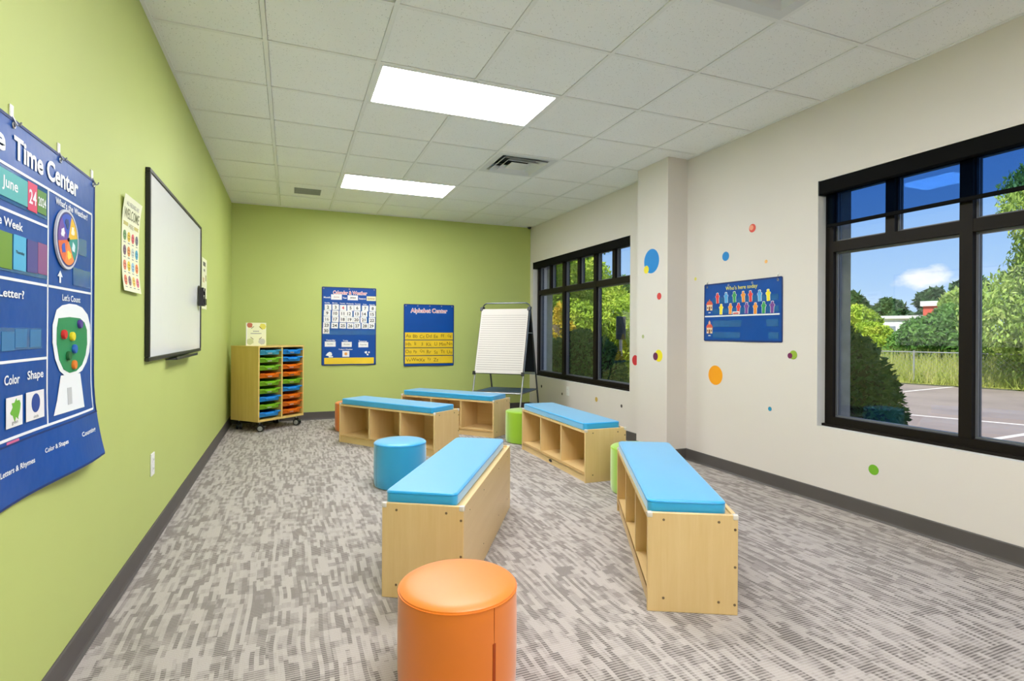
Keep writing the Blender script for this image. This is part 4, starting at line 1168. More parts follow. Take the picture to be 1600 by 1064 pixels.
klet('Yesterday', 287, 1185 + 35, 175, 38); klet('Today', 597, 1185 + 47, 100, 38); klet('Tomorrow', 955, 1185 + 55, 160, 38); klet("Today's Weather", 598, 1410, 270, 32)
def kband(y0, y1, x0=125, x1=1215):
    a, za = kp(x0, y0); b, zb = kp(x1, y1)
    return rect(a, b, zb, za)
for (y0, y1) in ((500, 612), (622, 735), (745, 855), (865, 985), (1005, 1110)):
    MB().prism(kband(y0, y1), FK, 0.0006).build('clear_pocket', POCKET, cal, False, cwp)
sheet(FF(0.0066), 0.412, 1.05, 0.722, 0.806, 0.002, 20, 4).build('yellow_pocket', YSTRIP, cal, True, cwp)
cl_ = [(0.43, 0.838), (0.45, 0.868), (0.478, 0.885), (0.50, 0.878), (0.51, 0.856), (0.508, 0.836), (0.47, 0.828)]
MB().prism(cl_, FK, 0.001).build('printed_cloud', PRINTW, cal, False, cwp)
MB().prism(rect(0.468, 0.52, 0.812, 0.828), FK, 0.001).build('printed_caption', PRINTW, cal, False, cwp)
for a, b, r_ in ((0.945, 0.874, 0.017), (0.985, 0.876, 0.012), (0.967, 0.846, 0.014)):
    MB().prism(blob(a, b, r_, int(a * 999), 14, 0.6), FK, 0.001).build('printed_flake', PRINTW, cal, False, cwp)
for a in (0.40, 0.725, 1.05): grommet(FF(0.0055), a, KZ1 - 0.016, cal, warp=cwp)
def kcard(name, label, cx, cy, w, h, txt, mt, col=(240, 239, 239), hh=0.55, ww=None, tilt=0.0, cat='card', group='cards in the calendar chart', bold=0.025):
    a, z = kp(cx, cy)
    sx = 1 / 13.3 / FPX * 7.72
    W_, H_ = w * sx * 1.06, h * sx
    o, r, u, n = FF(0.0072)
    up = Matrix.Rotation(tilt, 3, 'Y')
    fr = (o + r * a + u * z, up @ r, up @ u, n)
    loc = fr[0]
    iv = Matrix.Translation(-loc)
    off = wave_c(a, z)
    wp = lambda p: iv @ (p + n * off)
    c = MB().prism(rect(-W_ / 2, W_ / 2, -H_ / 2, H_ / 2), fr, 0.0012).build(name, flat(col), None, False, wp)
    c.location = loc
    tag(c, label, cat, group)
    if txt:
        m = MB()
        f2 = (fr[0] + n * 0.0012, fr[1], fr[2], n)
        lettering(m, txt, f2, 0, 0, None if ww is None else W_ * ww, H_ * hh if ww is None else H_ * hh, bold, 0.0005)
        m.build('lettering', mt, c, False, wp)
    return c, fr, wp
DAYS = {2: (232, 532), 3: (390, 532), 4: (545, 545), 5: (700, 548), 6: (840, 548), 7: (1005, 558), 8: (1160, 560), 9: (215, 655), 10: (385, 660), 11: (540, 665), 12: (670, 668), 13: (833, 672), 14: (982, 675), 15: (1150, 682), 16: (212, 780), 17: (385, 782), 18: (542, 785), 19: (682, 790), 20: (820, 795), 21: (970, 797), 22: (1145, 807), 23: (200, 905), 24: (370, 912), 25: (540, 915), 26: (695, 920), 27: (840, 920), 28: (995, 922), 29: (1135, 925), 30: (192, 1020)}
rt = random.Random(4)
ONES = ['zero', 'one', 'two', 'three', 'four', 'five', 'six', 'seven', 'eight', 'nine', 'ten', 'eleven', 'twelve', 'thirteen', 'fourteen', 'fifteen', 'sixteen', 'seventeen', 'eighteen', 'nineteen']
word = lambda d: ONES[d] if d < 20 else ('twenty', 'thirty')[d // 10 - 2] + ('-' + ONES[d % 10] if d % 10 else '')
for d, (cx, cy) in DAYS.items():
    kcard('day_card', 'small white day card printed with the number %s in the calendar chart' % word(d), cx, cy, 116, 112, str(d), PRINTR if d == 4 else (PRINTG if d == 16 else PRINTK), tilt=rt.uniform(-0.04, 0.05))  # sixteen is grey: glare over that card, put into the print colour
kcard('month_name_card', 'white card reading June in the calendar chart', 408, 322, 190, 102, 'June', flat((190, 150, 150)), hh=0.3, ww=0.5)
kcard('year_number_card', 'white card reading 2024 in the calendar chart', 746, 337, 185, 95, '2024', PRINTK, hh=0.34, ww=0.55)
kcard('season_card', 'white and yellow season card in the calendar chart', 1130, 355, 170, 90, 'Summer', flat((170, 130, 40)), (236, 232, 190), hh=0.4, ww=0.8)
kcard('day_name_card', 'white card reading Sunday in the calendar chart', 278, 1298, 190, 100, 'Sunday', PRINTK, hh=0.26, ww=0.55, bold=0.0)
kcard('day_name_card', 'white card reading Monday in the calendar chart', 620, 1305, 180, 100, 'Monday', PRINTK, hh=0.26, ww=0.6, bold=0.0)
kcard('day_name_card', 'white card reading Tuesday in the calendar chart', 965, 1312, 178, 100, 'Tuesday', PRINTK, hh=0.26, ww=0.7, bold=0.0)
c_, fr_, w_ = kcard('weather_card', 'white card with an orange sun in the calendar chart', 603, 1500, 122, 116, None, PRINTK)
MB().prism([(0.026 * (1 if k % 2 else 0.6) * math.cos(math.pi * k / 8), 0.026 * (1 if k % 2 else 0.6) * math.sin(math.pi * k / 8)) for k in range(16)], (fr_[0] + fr_[3] * 0.0012, fr_[1], fr_[2], fr_[3]), 0.0005).build('printed_sun', flat((238, 160, 80)), c_, False, w_)

# ---- alphabet chart
A0, A1, AZ0, AZ1 = 1.459, 2.168, 0.682, 1.537
wave_a = lambda a, b: 0.012 * max(0, (0.85 - b) / 0.17) * (0.5 + 0.5 * math.cos((a - A0) / (A1 - A0) * 2 * math.pi * 1.5)) if b < 0.85 else 0.003 * math.sin(a * 14) * (AZ1 - b)
alp, awp = chart('alphabet_chart', 'blue alphabet pocket chart with four yellow letter strips on the end wall', FF(0), A0, A1, AZ0, AZ1, wave_a)
def ap(cx, cy): return on_y(625 + cx / 9.678, 470 + cy / 9.678, YF)
FA = FF(0.0058)
a, z = ap(440, 160)
m = MB(); lettering(m, 'Alphabet Center', FA, a, z, 0.53, 0.085, 0.055, 0.0008); m.build('title_outline', PRINTW, alp, False, awp)
m = MB(); lettering(m, 'Alphabet Center', FA, a, z, 0.515, 0.07, 0.0, 0.0016); m.build('title_lettering', PRINTR, alp, False, awp)
LET = ['Aa Bb Cc Dd Ee Ff Gg', 'Hh Ii Jj Kk Ll Mm Nn', 'Oo Pp Qq Rr Ss Tt Uu', 'Vv Ww Xx Yy Zz']
for row, (y0, y1) in enumerate(((480, 588), (598, 706), (716, 823), (834, 944))):
    _, za = ap(430, y0); _, zb_ = ap(430, y1)
    st = sheet(FF(0.0062), A0 + 0.012, A1 - 0.010, zb_, za, 0.003, 14, 2).build('yellow_strip', YSTRIP, alp, True, awp)
    seg_line(MB(), FF(0.0064), A0 + 0.010, zb_, A1 - 0.008, zb_, 0.006, 0.004, 12).build('strip_hem', mat('olive_strip_hem', srgb(150, 120, 20), 0.5, vary=0.0), alp, False, awp)
    for k, pair in enumerate(LET[row].split()):
        cx = 125 + k * 103.5
        cy = (y0 + y1) / 2 + ((k * 7 + row * 3) % 5 - 2) * 3
        a, z = ap(cx, cy)
        m = MB(); lettering(m, pair, FF(0.0094), a, z, None, 0.046, 0.0, 0.0012); m.build('letter_pair', PRINTB, st, False, awp)
MB().prism(rect(A0 + 0.02, A0 + 0.02 + 0.6, 1.23, 1.232), FA, 0.0008).build('fold_line', POCKET, alp, False, awp)
for a in (A0 + 0.025, A0 + 0.19, A0 + 0.36, A0 + 0.53, A1 - 0.025): grommet(FF(0.0056), a, AZ1 - 0.016, alp, warp=awp)

# ---- who's here chart on the window wall
H0, H1, HZ0, HZ1 = -3.812, -3.0, 1.094, 1.575
wave_w = lambda a, b: 0.003 * math.sin(a * 11) * (HZ1 - b) * 2
who, hwp = chart('attendance_chart', "blue pocket chart reading Who's here today with figure cards on the window wall", FR(0), H0, H1, HZ0, HZ1, wave_w)
FW_ = FR(0.0058)
def hp(cx, cy):
    Y, Z = on_x(1095 + cx / 9.252, 425 + cy / 9.252, XR); return (-Y, Z)
a, z = hp(590, 238)
m = MB(); lettering(m, "Who's here today", FW_, a, z + 0.007, 0.335, 0.042, 0.008, 0.001); m.build('title_lettering', PRINTY, who, False, hwp)
za = hp(620, 625)[1]
seg_line(MB(), FW_, H0 + 0.006, za, H1 - 0.02, za, 0.011, 0.002, 10).build('white_divider', PRINTW, who, False, hwp)
for y0, y1 in ((350, 430), (510, 590), (690, 790), (870, 960)):
    z0_, z1_ = hp(650, y1)[1], hp(650, y0)[1]
    MB().prism(rect(H0 + 0.10, H1 - 0.03, z0_, z1_), FR(0.0052), 0.0012).build('clear_pocket', POCKET, who, False, hwp)
def building_print(cx, cy, school):
    a, z = hp(cx, cy)
    MB().prism(rect(a - 0.034, a + 0.034, z - 0.05, z + 0.0), FW_, 0.0008).build('printed_house_wall', flat((240, 206, 170)), who, False, hwp)
    MB().prism([(a - 0.042, z), (a + 0.042, z), (a + 0.022, z + 0.03), (a - 0.022, z + 0.03)], FW_, 0.0012).build('printed_house_roof', flat((216, 92, 70)), who, False, hwp)
    if school: MB().prism([(a - 0.012, z + 0.028), (a + 0.012, z + 0.028), (a + 0.012, z + 0.045), (a, z + 0.062), (a - 0.012, z + 0.045)], FW_, 0.0012).build('printed_bell_tower', flat((236, 180, 150)), who, False, hwp)
    else: MB().prism([(a - 0.016, z + 0.02), (a + 0.016, z + 0.02), (a, z + 0.05)], FW_, 0.0014).build('printed_gable', flat((200, 110, 80)), who, False, hwp)
    MB().prism(rect(a - 0.009, a + 0.009, z - 0.05, z - 0.016), FW_, 0.0014).build('printed_door', flat((130, 70, 40)), who, False, hwp)
    for s in (-1, 1): MB().prism(rect(a + s * 0.023 - 0.006, a + s * 0.023 + 0.006, z - 0.034, z - 0.018), FW_, 0.0014).build('printed_window', flat((120, 90, 70)), who, False, hwp)
    MB().prism(rect(a - 0.013, a + 0.013, z - 0.072, z - 0.064), FW_, 0.0008).build('printed_caption', PRINTW, who, False, hwp)
building_print(135, 475, False)
building_print(135, 805, True)
for a in (H0 + 0.03, H0 + 0.28, H1 - 0.28, H1 - 0.035): grommet(FR(0.0056), a, HZ1 - 0.02, who, warp=hwp)
for a, w in ((H0 + 0.03, 'the column'), (H1 - 0.035, 'the big window')):
    h = thing('wire_hook', 'small wire hook holding the attendance chart corner next to %s' % w, 'hook', (XR, -a, HZ1 - 0.01), math.pi, 'hooks of the attendance chart')
    MB().rbox((0.0, -0.005, 0.02), (0.004, 0.005, 0.045), 0.0015, 1).build('adhesive_base', WHITEP, h)
    MB().tube([(0.004, 0, 0.03), (0.01, 0, 0.015), (0.012, 0, -0.008), (0.018, 0, -0.012), (0.02, 0, -0.004)], 0.0018, 6).build('wire', DKSTEEL, h, True)
def figure(g):                                   # outline of a little person card, 1 high
    half = [(0.0, 1.0), (0.055, 0.99), (0.10, 0.955), (0.115, 0.90), (0.10, 0.845), (0.075, 0.81), (0.15, 0.795), (0.215, 0.74), (0.235, 0.66), (0.20, 0.58), (0.155, 0.52), (0.15, 0.30), (0.145, 0.0)]
    return [(x + (g if x > 0.01 else 0), y + (g if y > 0.9 else 0)) for x, y in half] + [(-x - (g if x > 0.01 else 0), y + (g if y > 0.9 else 0)) for x, y in reversed(half[1:])]
FIGC = {'red': (222, 64, 66), 'light-blue': (84, 166, 222), 'green': (56, 158, 92), 'orange': (240, 150, 60), 'yellow': (246, 226, 50), 'purple': (120, 66, 150)}
ROW1 = [('red', 255, 380), ('light-blue', 380, 372), ('green', 500, 362), ('orange', 628, 357), ('red', 733, 350), ('light-blue', 866, 342), ('yellow', 990, 333)]
ROW2 = [('yellow', 302, 540), ('orange', 436, 533), ('red', 553, 527), ('purple', 670, 520), ('orange', 797, 525), ('green', 918, 512), ('purple', 1042, 505)]
FLAB = {(0, 0): 'red figure card at the house end of the upper pocket of the attendance chart', (0, 4): 'red figure card between the orange and light-blue ones, attendance chart upper pocket',
        (0, 1): 'light-blue figure card between the red and green ones, attendance chart upper pocket', (0, 5): 'light-blue figure card next to the yellow one, attendance chart upper pocket',
        (0, 2): 'green figure card in the upper pocket of the attendance chart', (0, 3): 'orange figure card in the upper pocket of the attendance chart', (0, 6): 'yellow figure card in the upper pocket of the attendance chart',
        (1, 0): 'yellow figure card in the lower row of figures, attendance chart', (1, 1): 'orange figure card between yellow and red ones, attendance chart lower row', (1, 2): 'red figure card in the lower row of figures, attendance chart',
        (1, 3): 'purple figure card between red and orange ones, attendance chart lower row', (1, 4): 'orange figure card between purple and green ones, attendance chart lower row', (1, 5): 'green figure card in the lower row of figures, attendance chart',
        (1, 6): 'purple figure card at the end beyond the green one, attendance chart lower row'}
for ri, row in enumerate((ROW1, ROW2)):
    for k, (col, cx, cy) in enumerate(row):
        a, z = hp(cx, cy)
        FH = 0.088
        o, r, u, n = FR(0.0072)
        loc = o + r * a + u * (z - FH / 2)
        tl_ = math.radians(((k * 5 + ri * 3) % 5 - 2) * 1.6)
        rm = Matrix.Rotation(tl_, 3, 'X')
        fr = (loc, rm @ r, rm @ u, n)
        iv = Matrix.Translation(-loc); wpz = lambda p: iv @ p
        sc = lambda g: [(x * FH * 1.05, y * FH) for x, y in figure(g)]
        c = MB().prism(sc(0.035), fr, 0.0008).build('figure_card', PRINTW, None, False, wpz)
        c.location = loc
        MB().prism(sc(0.0), (loc + n * 0.0008, fr[1], fr[2], n), 0.0006).build('printed_figure', flat(FIGC[col]), c, False, wpz)
        tag(c, FLAB[(ri, k)], 'card', 'figure cards in the attendance chart')
a, z = hp(520, 592)
c = MB().prism(rect(a - 0.036, a + 0.036, z - 0.012, z + 0.012), FR(0.009), 0.0008).build('name_strip', CARDW)
MB().prism(rect(a - 0.03, a + 0.03, z - 0.008, z + 0.003), FR(0.0098), 0.0004).build('printed_band', flat((206, 60, 60)), c)
tag(c, 'small red and white name strip lying across the lower row of figure cards', 'card')

# ------------------------------------------------------------------ dot decals on the window wall and column
def dot(px, py, rv, col, label, X=XR, lift=0.0008, facing='R', inner=None):
    Y, Z = on_x(px, py, X)
    _, Z1 = on_x(px, py - rv, X)
    r_ = abs(Z1 - Z)
    m = MB().cyl((0, 0, 0), (-0.0007, 0, 0), r_, n=36)
    o = m.build('wall_dot', flat(col)); o.location = (X - lift, Y, Z)
    tag(o, label, 'decal', 'round dot decals on the window wall')
    if inner:
        dx, dz, f, c2 = inner
        MB().cyl((-0.0008, dx * r_, dz * r_), (-0.0012, dx * r_, dz * r_), r_ * f, n=28).build('printed_spot', flat(c2), o)
dot(1175.8, 356.5, 6.6, (222, 84, 70), 'red dot decal with a peach spot, highest on the window wall', inner=(0.28, 0.15, 0.6, (240, 160, 130)))
dot(1134, 400.5, 7.2, (20, 130, 205), 'blue dot decal on the wall above the attendance chart')
dot(1197.2, 408.6, 2.8, (238, 180, 104), 'tiny pale orange dot decal on the wall above the attendance chart')
dot(1086.9, 435.8, 2.6, (232, 222, 110), 'tiny pale yellow dot decal on the wall between column and attendance chart')
dot(1117.9, 586.2, 15.2, (248, 164, 20), 'big orange dot decal below the attendance chart')
dot(1239.7, 554.5, 7.0, (150, 180, 60), 'green dot decal behind a purple one, between attendance chart and big window')
dot(1234.6, 555.7, 4.4, (120, 36, 90), 'purple dot decal overlapping a green one, near the big window', lift=0.0017)
dot(1203, 638.8, 3.4, (30, 136, 176), 'tiny teal dot decal low on the wall below the attendance chart')
dot(1365, 734, 8.0, (118, 180, 44), 'green dot decal under the big window')
dot(932, 624, 3.8, (206, 172, 84), 'small mustard dot decal under the window behind the column')
dot(878.3, 615.4, 2.1, (74, 66, 62), 'tiny dark dot decal beside the wall plate under the window')
dot(971.2, 634.4, 2.6, (74, 66, 62), 'tiny dark dot decal low on the wall close to the column')
dot(846.2, 603.5, 2.3, (40, 40, 40), 'tiny black dot decal beside the easel leg')
dot(992.6, 562.8, 8.0, (206, 50, 60), 'red dot decal half hidden by the column edge')
CXF = 3.15
dot(1018.1, 408, 19.0, (10, 134, 214), 'big blue dot decal on the column', CXF)
dot(1010.2, 421.4, 6.2, (238, 220, 50), 'yellow dot decal overlapping the big blue one on the column', CXF, 0.0017)
dot(1030.1, 462.8, 5.4, (214, 66, 66), 'red dot decal on the column', CXF)
dot(1004.8, 525.8, 3.0, (176, 184, 130), 'tiny faded green dot decal on the column', CXF)
dot(1029.3, 555.8, 9.4, (240, 222, 40), 'yellow dot decal behind a purple one on the column', CXF)
dot(1024.4, 556.8, 6.0, (104, 34, 76), 'purple dot decal overlapping a yellow one on the column', CXF, 0.0017)

# ------------------------------------------------------------------ outside
GZ = -0.4
P1 = on_ground(1423, 601, GZ); P2 = on_ground(1600, 612, GZ)
FD = Vector((P2[0] - P1[0], P2[1] - P1[1])).normalized()          # along the fence / lot edge
FN = Vector((-FD.y, FD.x))
if FN.dot(Vector(P1)) < 0: FN = -FN                                  # away from the building
Pm = Vector(P1)
def fp(s, t): q = Pm + FD * s + FN * t; return (q.x, q.y)
struct(MB().add([(*fp(-90, -70), GZ - 0.05), (*fp(90, -70), GZ - 0.05), (*fp(90, 0.1), GZ - 0.05), (*fp(-90, 0.1), GZ - 0.05)] + [(*fp(-90, -70), GZ), (*fp(90, -70), GZ), (*fp(90, 0.1), GZ), (*fp(-90, 0.1), GZ)],
       [(3, 2, 1, 0), (4, 5, 6, 7), (0, 1, 5, 4), (1, 2, 6, 5), (2, 3, 7, 6), (3, 0, 4, 7)]).build('asphalt_lot', ASPH))
struct(MB().add([(*fp(-160, 0.1), GZ + 0.04), (*fp(160, 0.1), GZ + 0.04), (*fp(160, 260), GZ + 0.04), (*fp(-160, 260), GZ + 0.04)], [(0, 1, 2, 3)]).build('grass_field', FIELD))
struct(MB().box((XO, -10, GZ - 0.02), (6.2, 12.0, GZ + 0.05)).build('planting_bed', BEDM))
for k, (a, b) in enumerate((((1420, 648), (1600, 664)), ((1412, 612), (1506, 603)), ((1440, 676), (1600, 700)), ((1530, 690), (1600, 679)))):
    p, q = Vector((*on_ground(*a, GZ), GZ + 0.004)), Vector((*on_ground(*b, GZ), GZ + 0.004))
    d = (q - p).normalized(); n = Vector((-d.y, d.x, 0)) * 0.05
    q = q + d * 1.5
    o = MB().add([p - n, q - n, q + n, p + n, p - n + Vector((0, 0, -0.003)), q - n + Vector((0, 0, -0.003)), q + n + Vector((0, 0, -0.003)), p + n + Vector((0, 0, -0.003))], [(0, 1, 2, 3), (7, 6, 5, 4), (0, 4, 5, 1), (1, 5, 6, 2), (2, 6, 7, 3), (3, 7, 4, 0)]).build('parking_line', LINEM)
    struct(o)

def np_mesh(name, verts, m, parent):
    """mesh of separate quads from an (n, 4, 3) array"""
    n = len(verts)
    me = bpy.data.meshes.new(name)
    me.vertices.add(n * 4); me.vertices.foreach_set('co', verts.reshape(-1).astype(np.float32))
    me.loops.add(n * 4); me.loops.foreach_set('vertex_index', np.arange(n * 4, dtype=np.int32))
    me.polygons.add(n); me.polygons.foreach_set('loop_start', np.arange(0, n * 4, 4, dtype=np.int32))
    me.polygons.foreach_set('loop_total', np.full(n, 4, dtype=np.int32))
    me.materials.append(m); me.update(); me.validate()
    o = bpy.data.objects.new(name, me); C.objects.link(o)
    if parent is not None: o.parent = parent
    return o
def leaf_quads(blobs, n, size, seed, droop=0.0, shell=(0.72, 1.04)):
    rg = np.random.default_rng(seed)
    w = np.array([b[3] * b[4] for b in blobs]); w = w / w.sum()
    idx = rg.choice(len(blobs), n, p=w)
    B_ = np.array(blobs)[idx]
    d = rg.normal(size=(n, 3)); d /= np.linalg.norm(d, axis=1)[:, None]
    rad = rg.uniform(shell[0], shell[1], n)[:, None]
    c = B_[:, :3] + d * B_[:, 3:6] * rad
    a = rg.normal(size=(n, 3)); a[:, 2] -= droop; a /= np.linalg.norm(a, axis=1)[:, None]
    nn = d + rg.normal(size=(n, 3)) * 0.55
    b = np.cross(nn, a); b /= np.linalg.norm(b, axis=1)[:, None] + 1e-9
    s = (size * rg.uniform(0.65, 1.35, n))[:, None]
    a = a * s; b = b * s * 0.42
    return np.stack([c - a, c + b * 0.9 - a * 0.1, c + a, c - b * 0.9 - a * 0.1], 1)
def make_tree(name, label, x, y, base, height, blobs, n, size, m, seed, group='trees beyond the fence', trunk=0.16, droop=0.0, cat='tree'):
    t = thing(name, label, cat, (x, y, base), 0, group)
    np_mesh('foliage', leaf_quads(blobs, n, size, seed, droop), m, t)
    tk_ = MB(); top = height * 0.72
    tk_.tube([(0, 0, 0), (0.05, 0.03, top * 0.4), (-0.04, 0.05, top)], trunk, 8)
    rr = random.Random(seed)
    for b in blobs[:6]:
        z0 = top * rr.uniform(0.3, 0.7)
        tk_.tube([(0, 0, z0), (b[0] * 0.5, b[1] * 0.5, (z0 + b[2]) / 2 + 0.1), (b[0] * 0.9, b[1] * 0.9, b[2])], trunk * 0.35, 6)
    tk_.build('trunk', BARK, t, True)
    return t
def crown(h, w, seed, k=9, low=0.25):
    rr = random.Random(seed); out = []
    for i in range(k):
        z = h * (low + (0.93 - low) * (i + 0.5) / k)
        f = math.sin(math.pi * min(1, max(0.12, (z / h - low + 0.12) / (1.08 - low)))) ** 0.7
        a = rr.uniform(0, 6.28); q = w * 0.26 * f * rr.uniform(0.3, 1)
        r_ = w * (0.12 + 0.12 * f) * rr.uniform(0.8, 1.15)
        z = min(z, h - r_ * 0.88)
        out.append((q * math.cos(a), q * math.sin(a), z, r_, r_, r_ * 0.85))
    return out
def place(px, dist):
    d = ray(px, CY); d = Vector((d.x, d.y)).normalized()
    return d.x * dist, d.y * dist
# hedge shrubs along the outside wall
def make_hedge(label, x, y, rx, ry, top, seed, n):
    t = thing('hedge_shrub', label, 'shrub', (x, y, GZ + 0.05), 0, 'clipped shrubs outside the windows')
    h = top - GZ - 0.05
    m = MB()
    prof = [(1.0, 0.02), (0.99, 0.25), (0.96, 0.45), (0.87, 0.65), (0.70, 0.82), (0.45, 0.94), (0.2, 0.99), (0.02, 1.0)]
    rings = 28; vs = []; fs = []
    for (r_, z) in prof:
        for k in range(rings):
            a = 2 * math.pi * k / rings
            vs.append((rx * 0.94 * r_ * math.cos(a), ry * 0.94 * r_ * math.sin(a), h * 0.96 * z))
    for i in range(len(prof) - 1):
        for k in range(rings): fs.append((i * rings + k, i * rings + (k + 1) % rings, (i + 1) * rings + (k + 1) % rings, (i + 1) * rings + k))
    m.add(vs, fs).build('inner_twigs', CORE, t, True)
    rg = np.random.default_rng(seed)
    u = rg.uniform(0, 1, n); a = rg.uniform(0, 2 * np.pi, n)
    zz = np.interp(u, [0, 0.62, 1.0], [0.03, 0.62, 1.0])
    rr = np.interp(zz, [p[1] for p in prof], [p[0] for p in prof]) * np.where(zz > 0.93, np.sqrt(rg.uniform(0, 1, n)), 1)
    zz2 = np.where(zz > 0.93, np.interp(rr, [0.02, 0.2, 0.45, 0.7], [1.0, 0.99, 0.94, 0.82]), zz)
    j = rg.uniform(0.96, 1.05, n)
    c = np.stack([rx * rr * j * np.cos(a), ry * rr * j * np.sin(a), h * zz2 * j], 1)
    d = np.stack([np.cos(a) * rr, np.sin(a) * rr, (zz2 - 0.4) * 1.2], 1); d /= np.linalg.norm(d, axis=1)[:, None] + 1e-9
    ax = d * 0.8 + rg.normal(size=(n, 3)) * 0.6; ax /= np.linalg.norm(ax, axis=1)[:, None]
    nn = d + rg.normal(size=(n, 3)) * 0.7
    b = np.cross(nn, ax); b /= np.linalg.norm(b, axis=1)[:, None] + 1e-9
    s = (0.034 * rg.uniform(0.7, 1.3, n))[:, None]
    q = np.stack([c - ax * s, c + b * s * 0.45, c + ax * s, c - b * s * 0.45], 1)
    np_mesh('foliage', q, LEAF_H, t)
make_hedge('clipped dark green shrub outside the big parking-lot window', 4.95, 4.25, 1.02, 0.95, 1.30, 3, 15000)
make_hedge('clipped dark green shrub outside the window behind the easel, nearer the column', 4.46, 7.95, 0.68, 1.0, 1.15, 4, 11000)
make_hedge('clipped dark green shrub outside the far corner of the window behind the easel', 4.45, 10.0, 0.7, 0.95, 1.2, 5, 9000)
# pole with a metal box
px_, py_ = place(970, 10.2)
pb = thing('meter_post', 'grey metal box on a post among the shrubs outside the rear window', 'post', (px_, py_, GZ))
MB().cyl((0, 0, 0), (0, 0, 1.84), 0.028, n=12).build('post', GALV, pb, True)
b_ = MB(); b_.rbox((-0.085, -0.05, 1.44), (0.085, 0.05, 1.86), 0.01, 2, Matrix.Rotation(-0.5, 4, 'Z')); b_.build('box', DKSTEEL, pb)
# chain-link fence
fe = thing('chain_link_fence', 'grey chain-link fence between the parking lot and the tall grass', 'fence', (*fp(0, 0.35), GZ))
F0 = Vector((*fp(0, 0.35), GZ)); FHT = 1.02
def fl(s, z): q = Vector((*fp(s, 0.35), GZ + z)) - F0; return q
for k in range(-5, 7):
    MB().cyl(fl(k * 2.6, 0), fl(k * 2.6, FHT + 0.05), 0.026, n=8).build('post', GALV, fe, True)
MB().cyl(fl(-14, FHT), fl(16, FHT), 0.015, n=6).build('top_rail', GALV, fe, True)
ws = MB(); dn = Vector((FN.x, FN.y, 0)) * 0.0012
for k in range(-110, 130):
    for s in (-1, 1):
        a0 = fl(k * 0.13, 0.02); a1 = fl(k * 0.13 + s * FHT, FHT - 0.01)
        t_ = Vector((0, 0, 0.0022))
        ws.add([a0 - dn - t_, a1 - dn - t_, a1 - dn + t_, a0 - dn + t_, a0 + dn - t_, a1 + dn - t_, a1 + dn + t_, a0 + dn + t_], [(0, 1, 2, 3), (7, 6, 5, 4), (0, 4, 5, 1), (2, 6, 7, 3)])
wmesh = ws.build('chain_link_mesh', GALV, fe); wmesh['kind'] = 'stuff'
# tall grass behind the fence
rg = np.random.default_rng(12)
n = 60000
s_ = rg.uniform(-14, 16, n); t_ = 0.2 + rg.uniform(0, 1, n) ** 1.3 * 9.0
bx = Pm.x + FD.x * s_ + FN.x * t_; by = Pm.y + FD.y * s_ + FN.y * t_
hgt = rg.uniform(0.35, 1.0, n) * np.interp(t_, [0.2, 1.5, 9], [0.55, 1.0, 1.35])
an = rg.uniform(0, 2 * np.pi, n); wd = rg.uniform(0.006, 0.014, n)
lx = rg.normal(size=n) * 0.14; ly = rg.normal(size=n) * 0.14
p0 = np.stack([bx - np.cos(an) * wd, by - np.sin(an) * wd, np.full(n, GZ + 0.02)], 1); p1 = np.stack([bx + np.cos(an) * wd, by + np.sin(an) * wd, np.full(n, GZ + 0.02)], 1)
p2_ = np.stack([bx + lx + np.cos(an) * wd * 0.3, by + ly + np.sin(an) * wd * 0.3, GZ + hgt], 1); p3 = np.stack([bx + lx - np.cos(an) * wd * 0.3, by + ly - np.sin(an) * wd * 0.3, GZ + hgt], 1)
go = np_mesh('tall_grass', np.stack([p0, p1, p2_, p3], 1), GRASSM, None)
tag(go, 'tall yellow-green grass growing behind the chain-link fence', 'grass', None, 'stuff')
# trees and bushes seen through the big window
for k, (px, dist, h, w, m, nl, sz, lab) in enumerate((
    (1335, 30, 2.9, 3.6, LEAF_Y, 14000, 0.10, 'bright lime bush beyond the fence above the clipped shrub'),
    (1358, 27, 2.1, 2.5, LEAF_Y, 14000, 0.08, 'rounded yellow-green bush beyond the fence in front of the white building'),
    (1398, 28, 1.55, 3.8, LEAF_M, 12000, 0.10, 'low green bush beyond the fence beneath the white building'),
    (1446, 27, 2.1, 2.8, LEAF_M, 13000, 0.10, 'mid-green bush beyond the fence next to the window mullion bushes'),
    (1480, 26, 2.7, 3.4, LEAF_M, 15000, 0.10, 'broad-leaved green tree beyond the fence below the red building'),
    (1512, 29, 3.5, 3.6, LEAF_W, 15000, 0.10, 'pale green bushy tree beyond the fence behind the window mullion'))):
    x, y = place(px, dist)
    make_tree('bushy_tree', lab, x, y, GZ + 0.04, h, crown(h, w, k + 20, 9, 0.12), nl, sz, m, k + 50, trunk=0.09)
x, y = place(1672, 22)
make_tree('willow_tree', 'tall weeping willow beyond the fence, filling the second window bay', x, y, GZ + 0.04, 7.6, crown(7.6, 6.4, 7, 22, 0.06), 65000, 0.075, LEAF_W, 71, trunk=0.22, droop=1.6)
for k, (px, dist, h, w, lab) in enumerate(((1328, 62, 5.6, 6, 'dark distant tree at the shrub side of the white building'), (1372, 75, 5.2, 5, 'dark distant pine behind the white building'), (1388, 78, 6.0, 6, 'tallest dark distant pine behind the white building'),
    (1412, 92, 4.9, 9, 'low dark distant tree line behind the white building'), (1436, 92, 4.6, 9, 'low distant treetops between the two buildings'), (1452, 70, 6.6, 5, 'dark distant tree beside the red building'), (1520, 60, 6.6, 6, 'dark distant tree past the red building'))):
    x, y = place(px, dist)
    make_tree('distant_tree', lab, x, y, GZ, h, crown(h, w, k + 60, 7, 0.15), 2600, 0.42, LEAF_D, k + 90, 'distant trees on the horizon', 0.2)
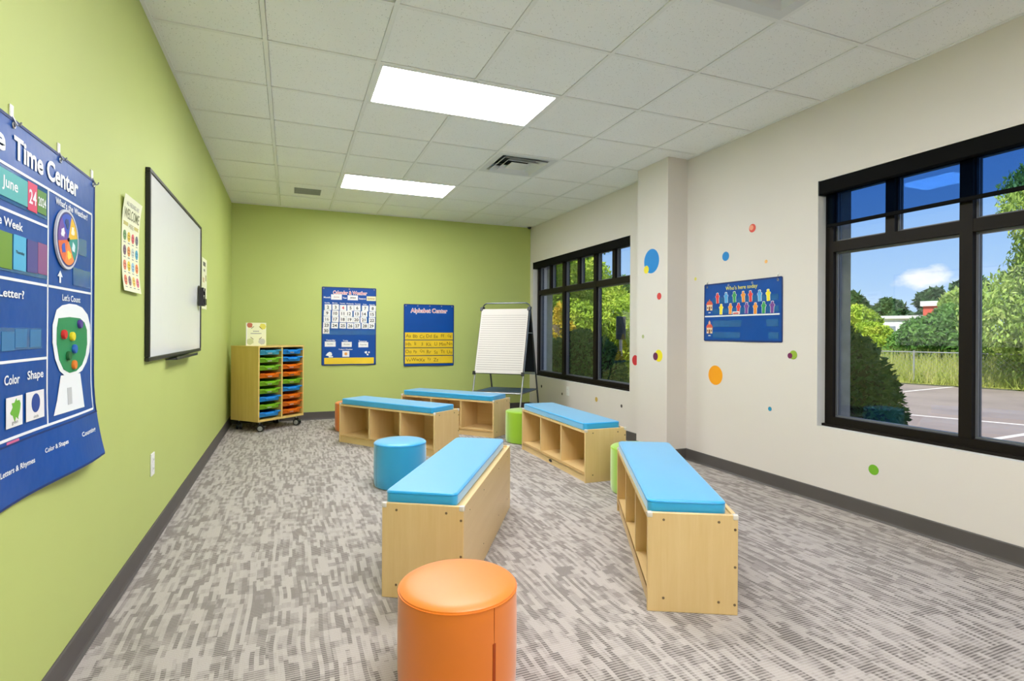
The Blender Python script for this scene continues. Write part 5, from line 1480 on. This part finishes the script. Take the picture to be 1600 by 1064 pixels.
# two far buildings
x, y = place(1408, 58); a = math.atan2(FD.y, FD.x)
wbld = thing('white_building', 'long low white building far beyond the bushes', 'building', (x, y, GZ), a)
BW_ = mat('white_metal_siding', srgb(226, 228, 230), 0.6, 0.3, vary=0.03)
MB().box((-5, -3, 0), (5, 3, 2.9)).build('wall', BW_, wbld)
MB().box((-5.2, -3.2, 2.9), (5.2, 3.2, 3.15)).build('roof', mat('pale_roof_edge', srgb(206, 208, 206), 0.6, vary=0.03), wbld)
for k in range(7):
    MB().box((-4.4 + k * 1.35, -3.05, 1.6), (-3.7 + k * 1.35, -3.0, 2.3)).build('window', mat('dull_window', srgb(130, 138, 146), 0.3, vary=0.05), wbld)
x, y = place(1480, 52)
rb = thing('red_building', 'red-sided building with a white roof edge far beyond the trees', 'building', (x, y, GZ), a)
MB().box((-1.2, -1.3, 0), (1.2, 1.3, 3.72)).build('wall', mat('brick_red_siding', srgb(196, 88, 72), 0.7, 0.2, vary=0.05), rb)
MB().box((-1.35, -1.45, 3.72), (1.35, 1.45, 4.08)).build('roof_edge', BW_, rb)
MB().box((-0.6, -1.34, 0.0), (0.6, -1.3, 2.4)).build('door', mat('dull_window', (0.2, 0.22, 0.25)), rb)
# trees seen through the window behind the easel
for k, (px, dist, h, w, m, nl, sz, lab) in enumerate((
    (856, 15, 4.6, 3.6, LEAF_Y, 24000, 0.065, 'yellow-green tree outside the corner side of the rear window'),
    (874, 13.5, 2.45, 1.1, LEAF_O, 3000, 0.055, 'small tree with turning yellow leaves outside the rear window'),
    (908, 17, 3.9, 4.2, LEAF_Y, 26000, 0.07, 'bright leafy tree outside the middle of the rear window'),
    (950, 17, 3.2, 3.4, LEAF_Y, 22000, 0.065, 'green leafy tree outside the rear window near the metal box'),
    (985, 16, 2.7, 3.2, LEAF_Y, 16000, 0.065, 'low lime tree outside the rear window beyond the metal box'),
    (862, 24, 8.4, 6.4, LEAF_M, 26000, 0.10, 'tall dark tree behind the yellow-green one outside the rear window'),
    (905, 25, 7.4, 6.0, LEAF_M, 26000, 0.10, 'tall green tree behind the bright one outside the rear window'),
    (962, 28, 4.5, 7.0, LEAF_M, 24000, 0.10, 'wide green tree behind the metal box outside the rear window'))):
    x, y = place(px, dist)
    make_tree('leafy_tree', lab, x, y, GZ, h, crown(h, w, k + 120, 12, 0.08), nl, sz, m, k + 150, 'trees outside the rear window', 0.12)
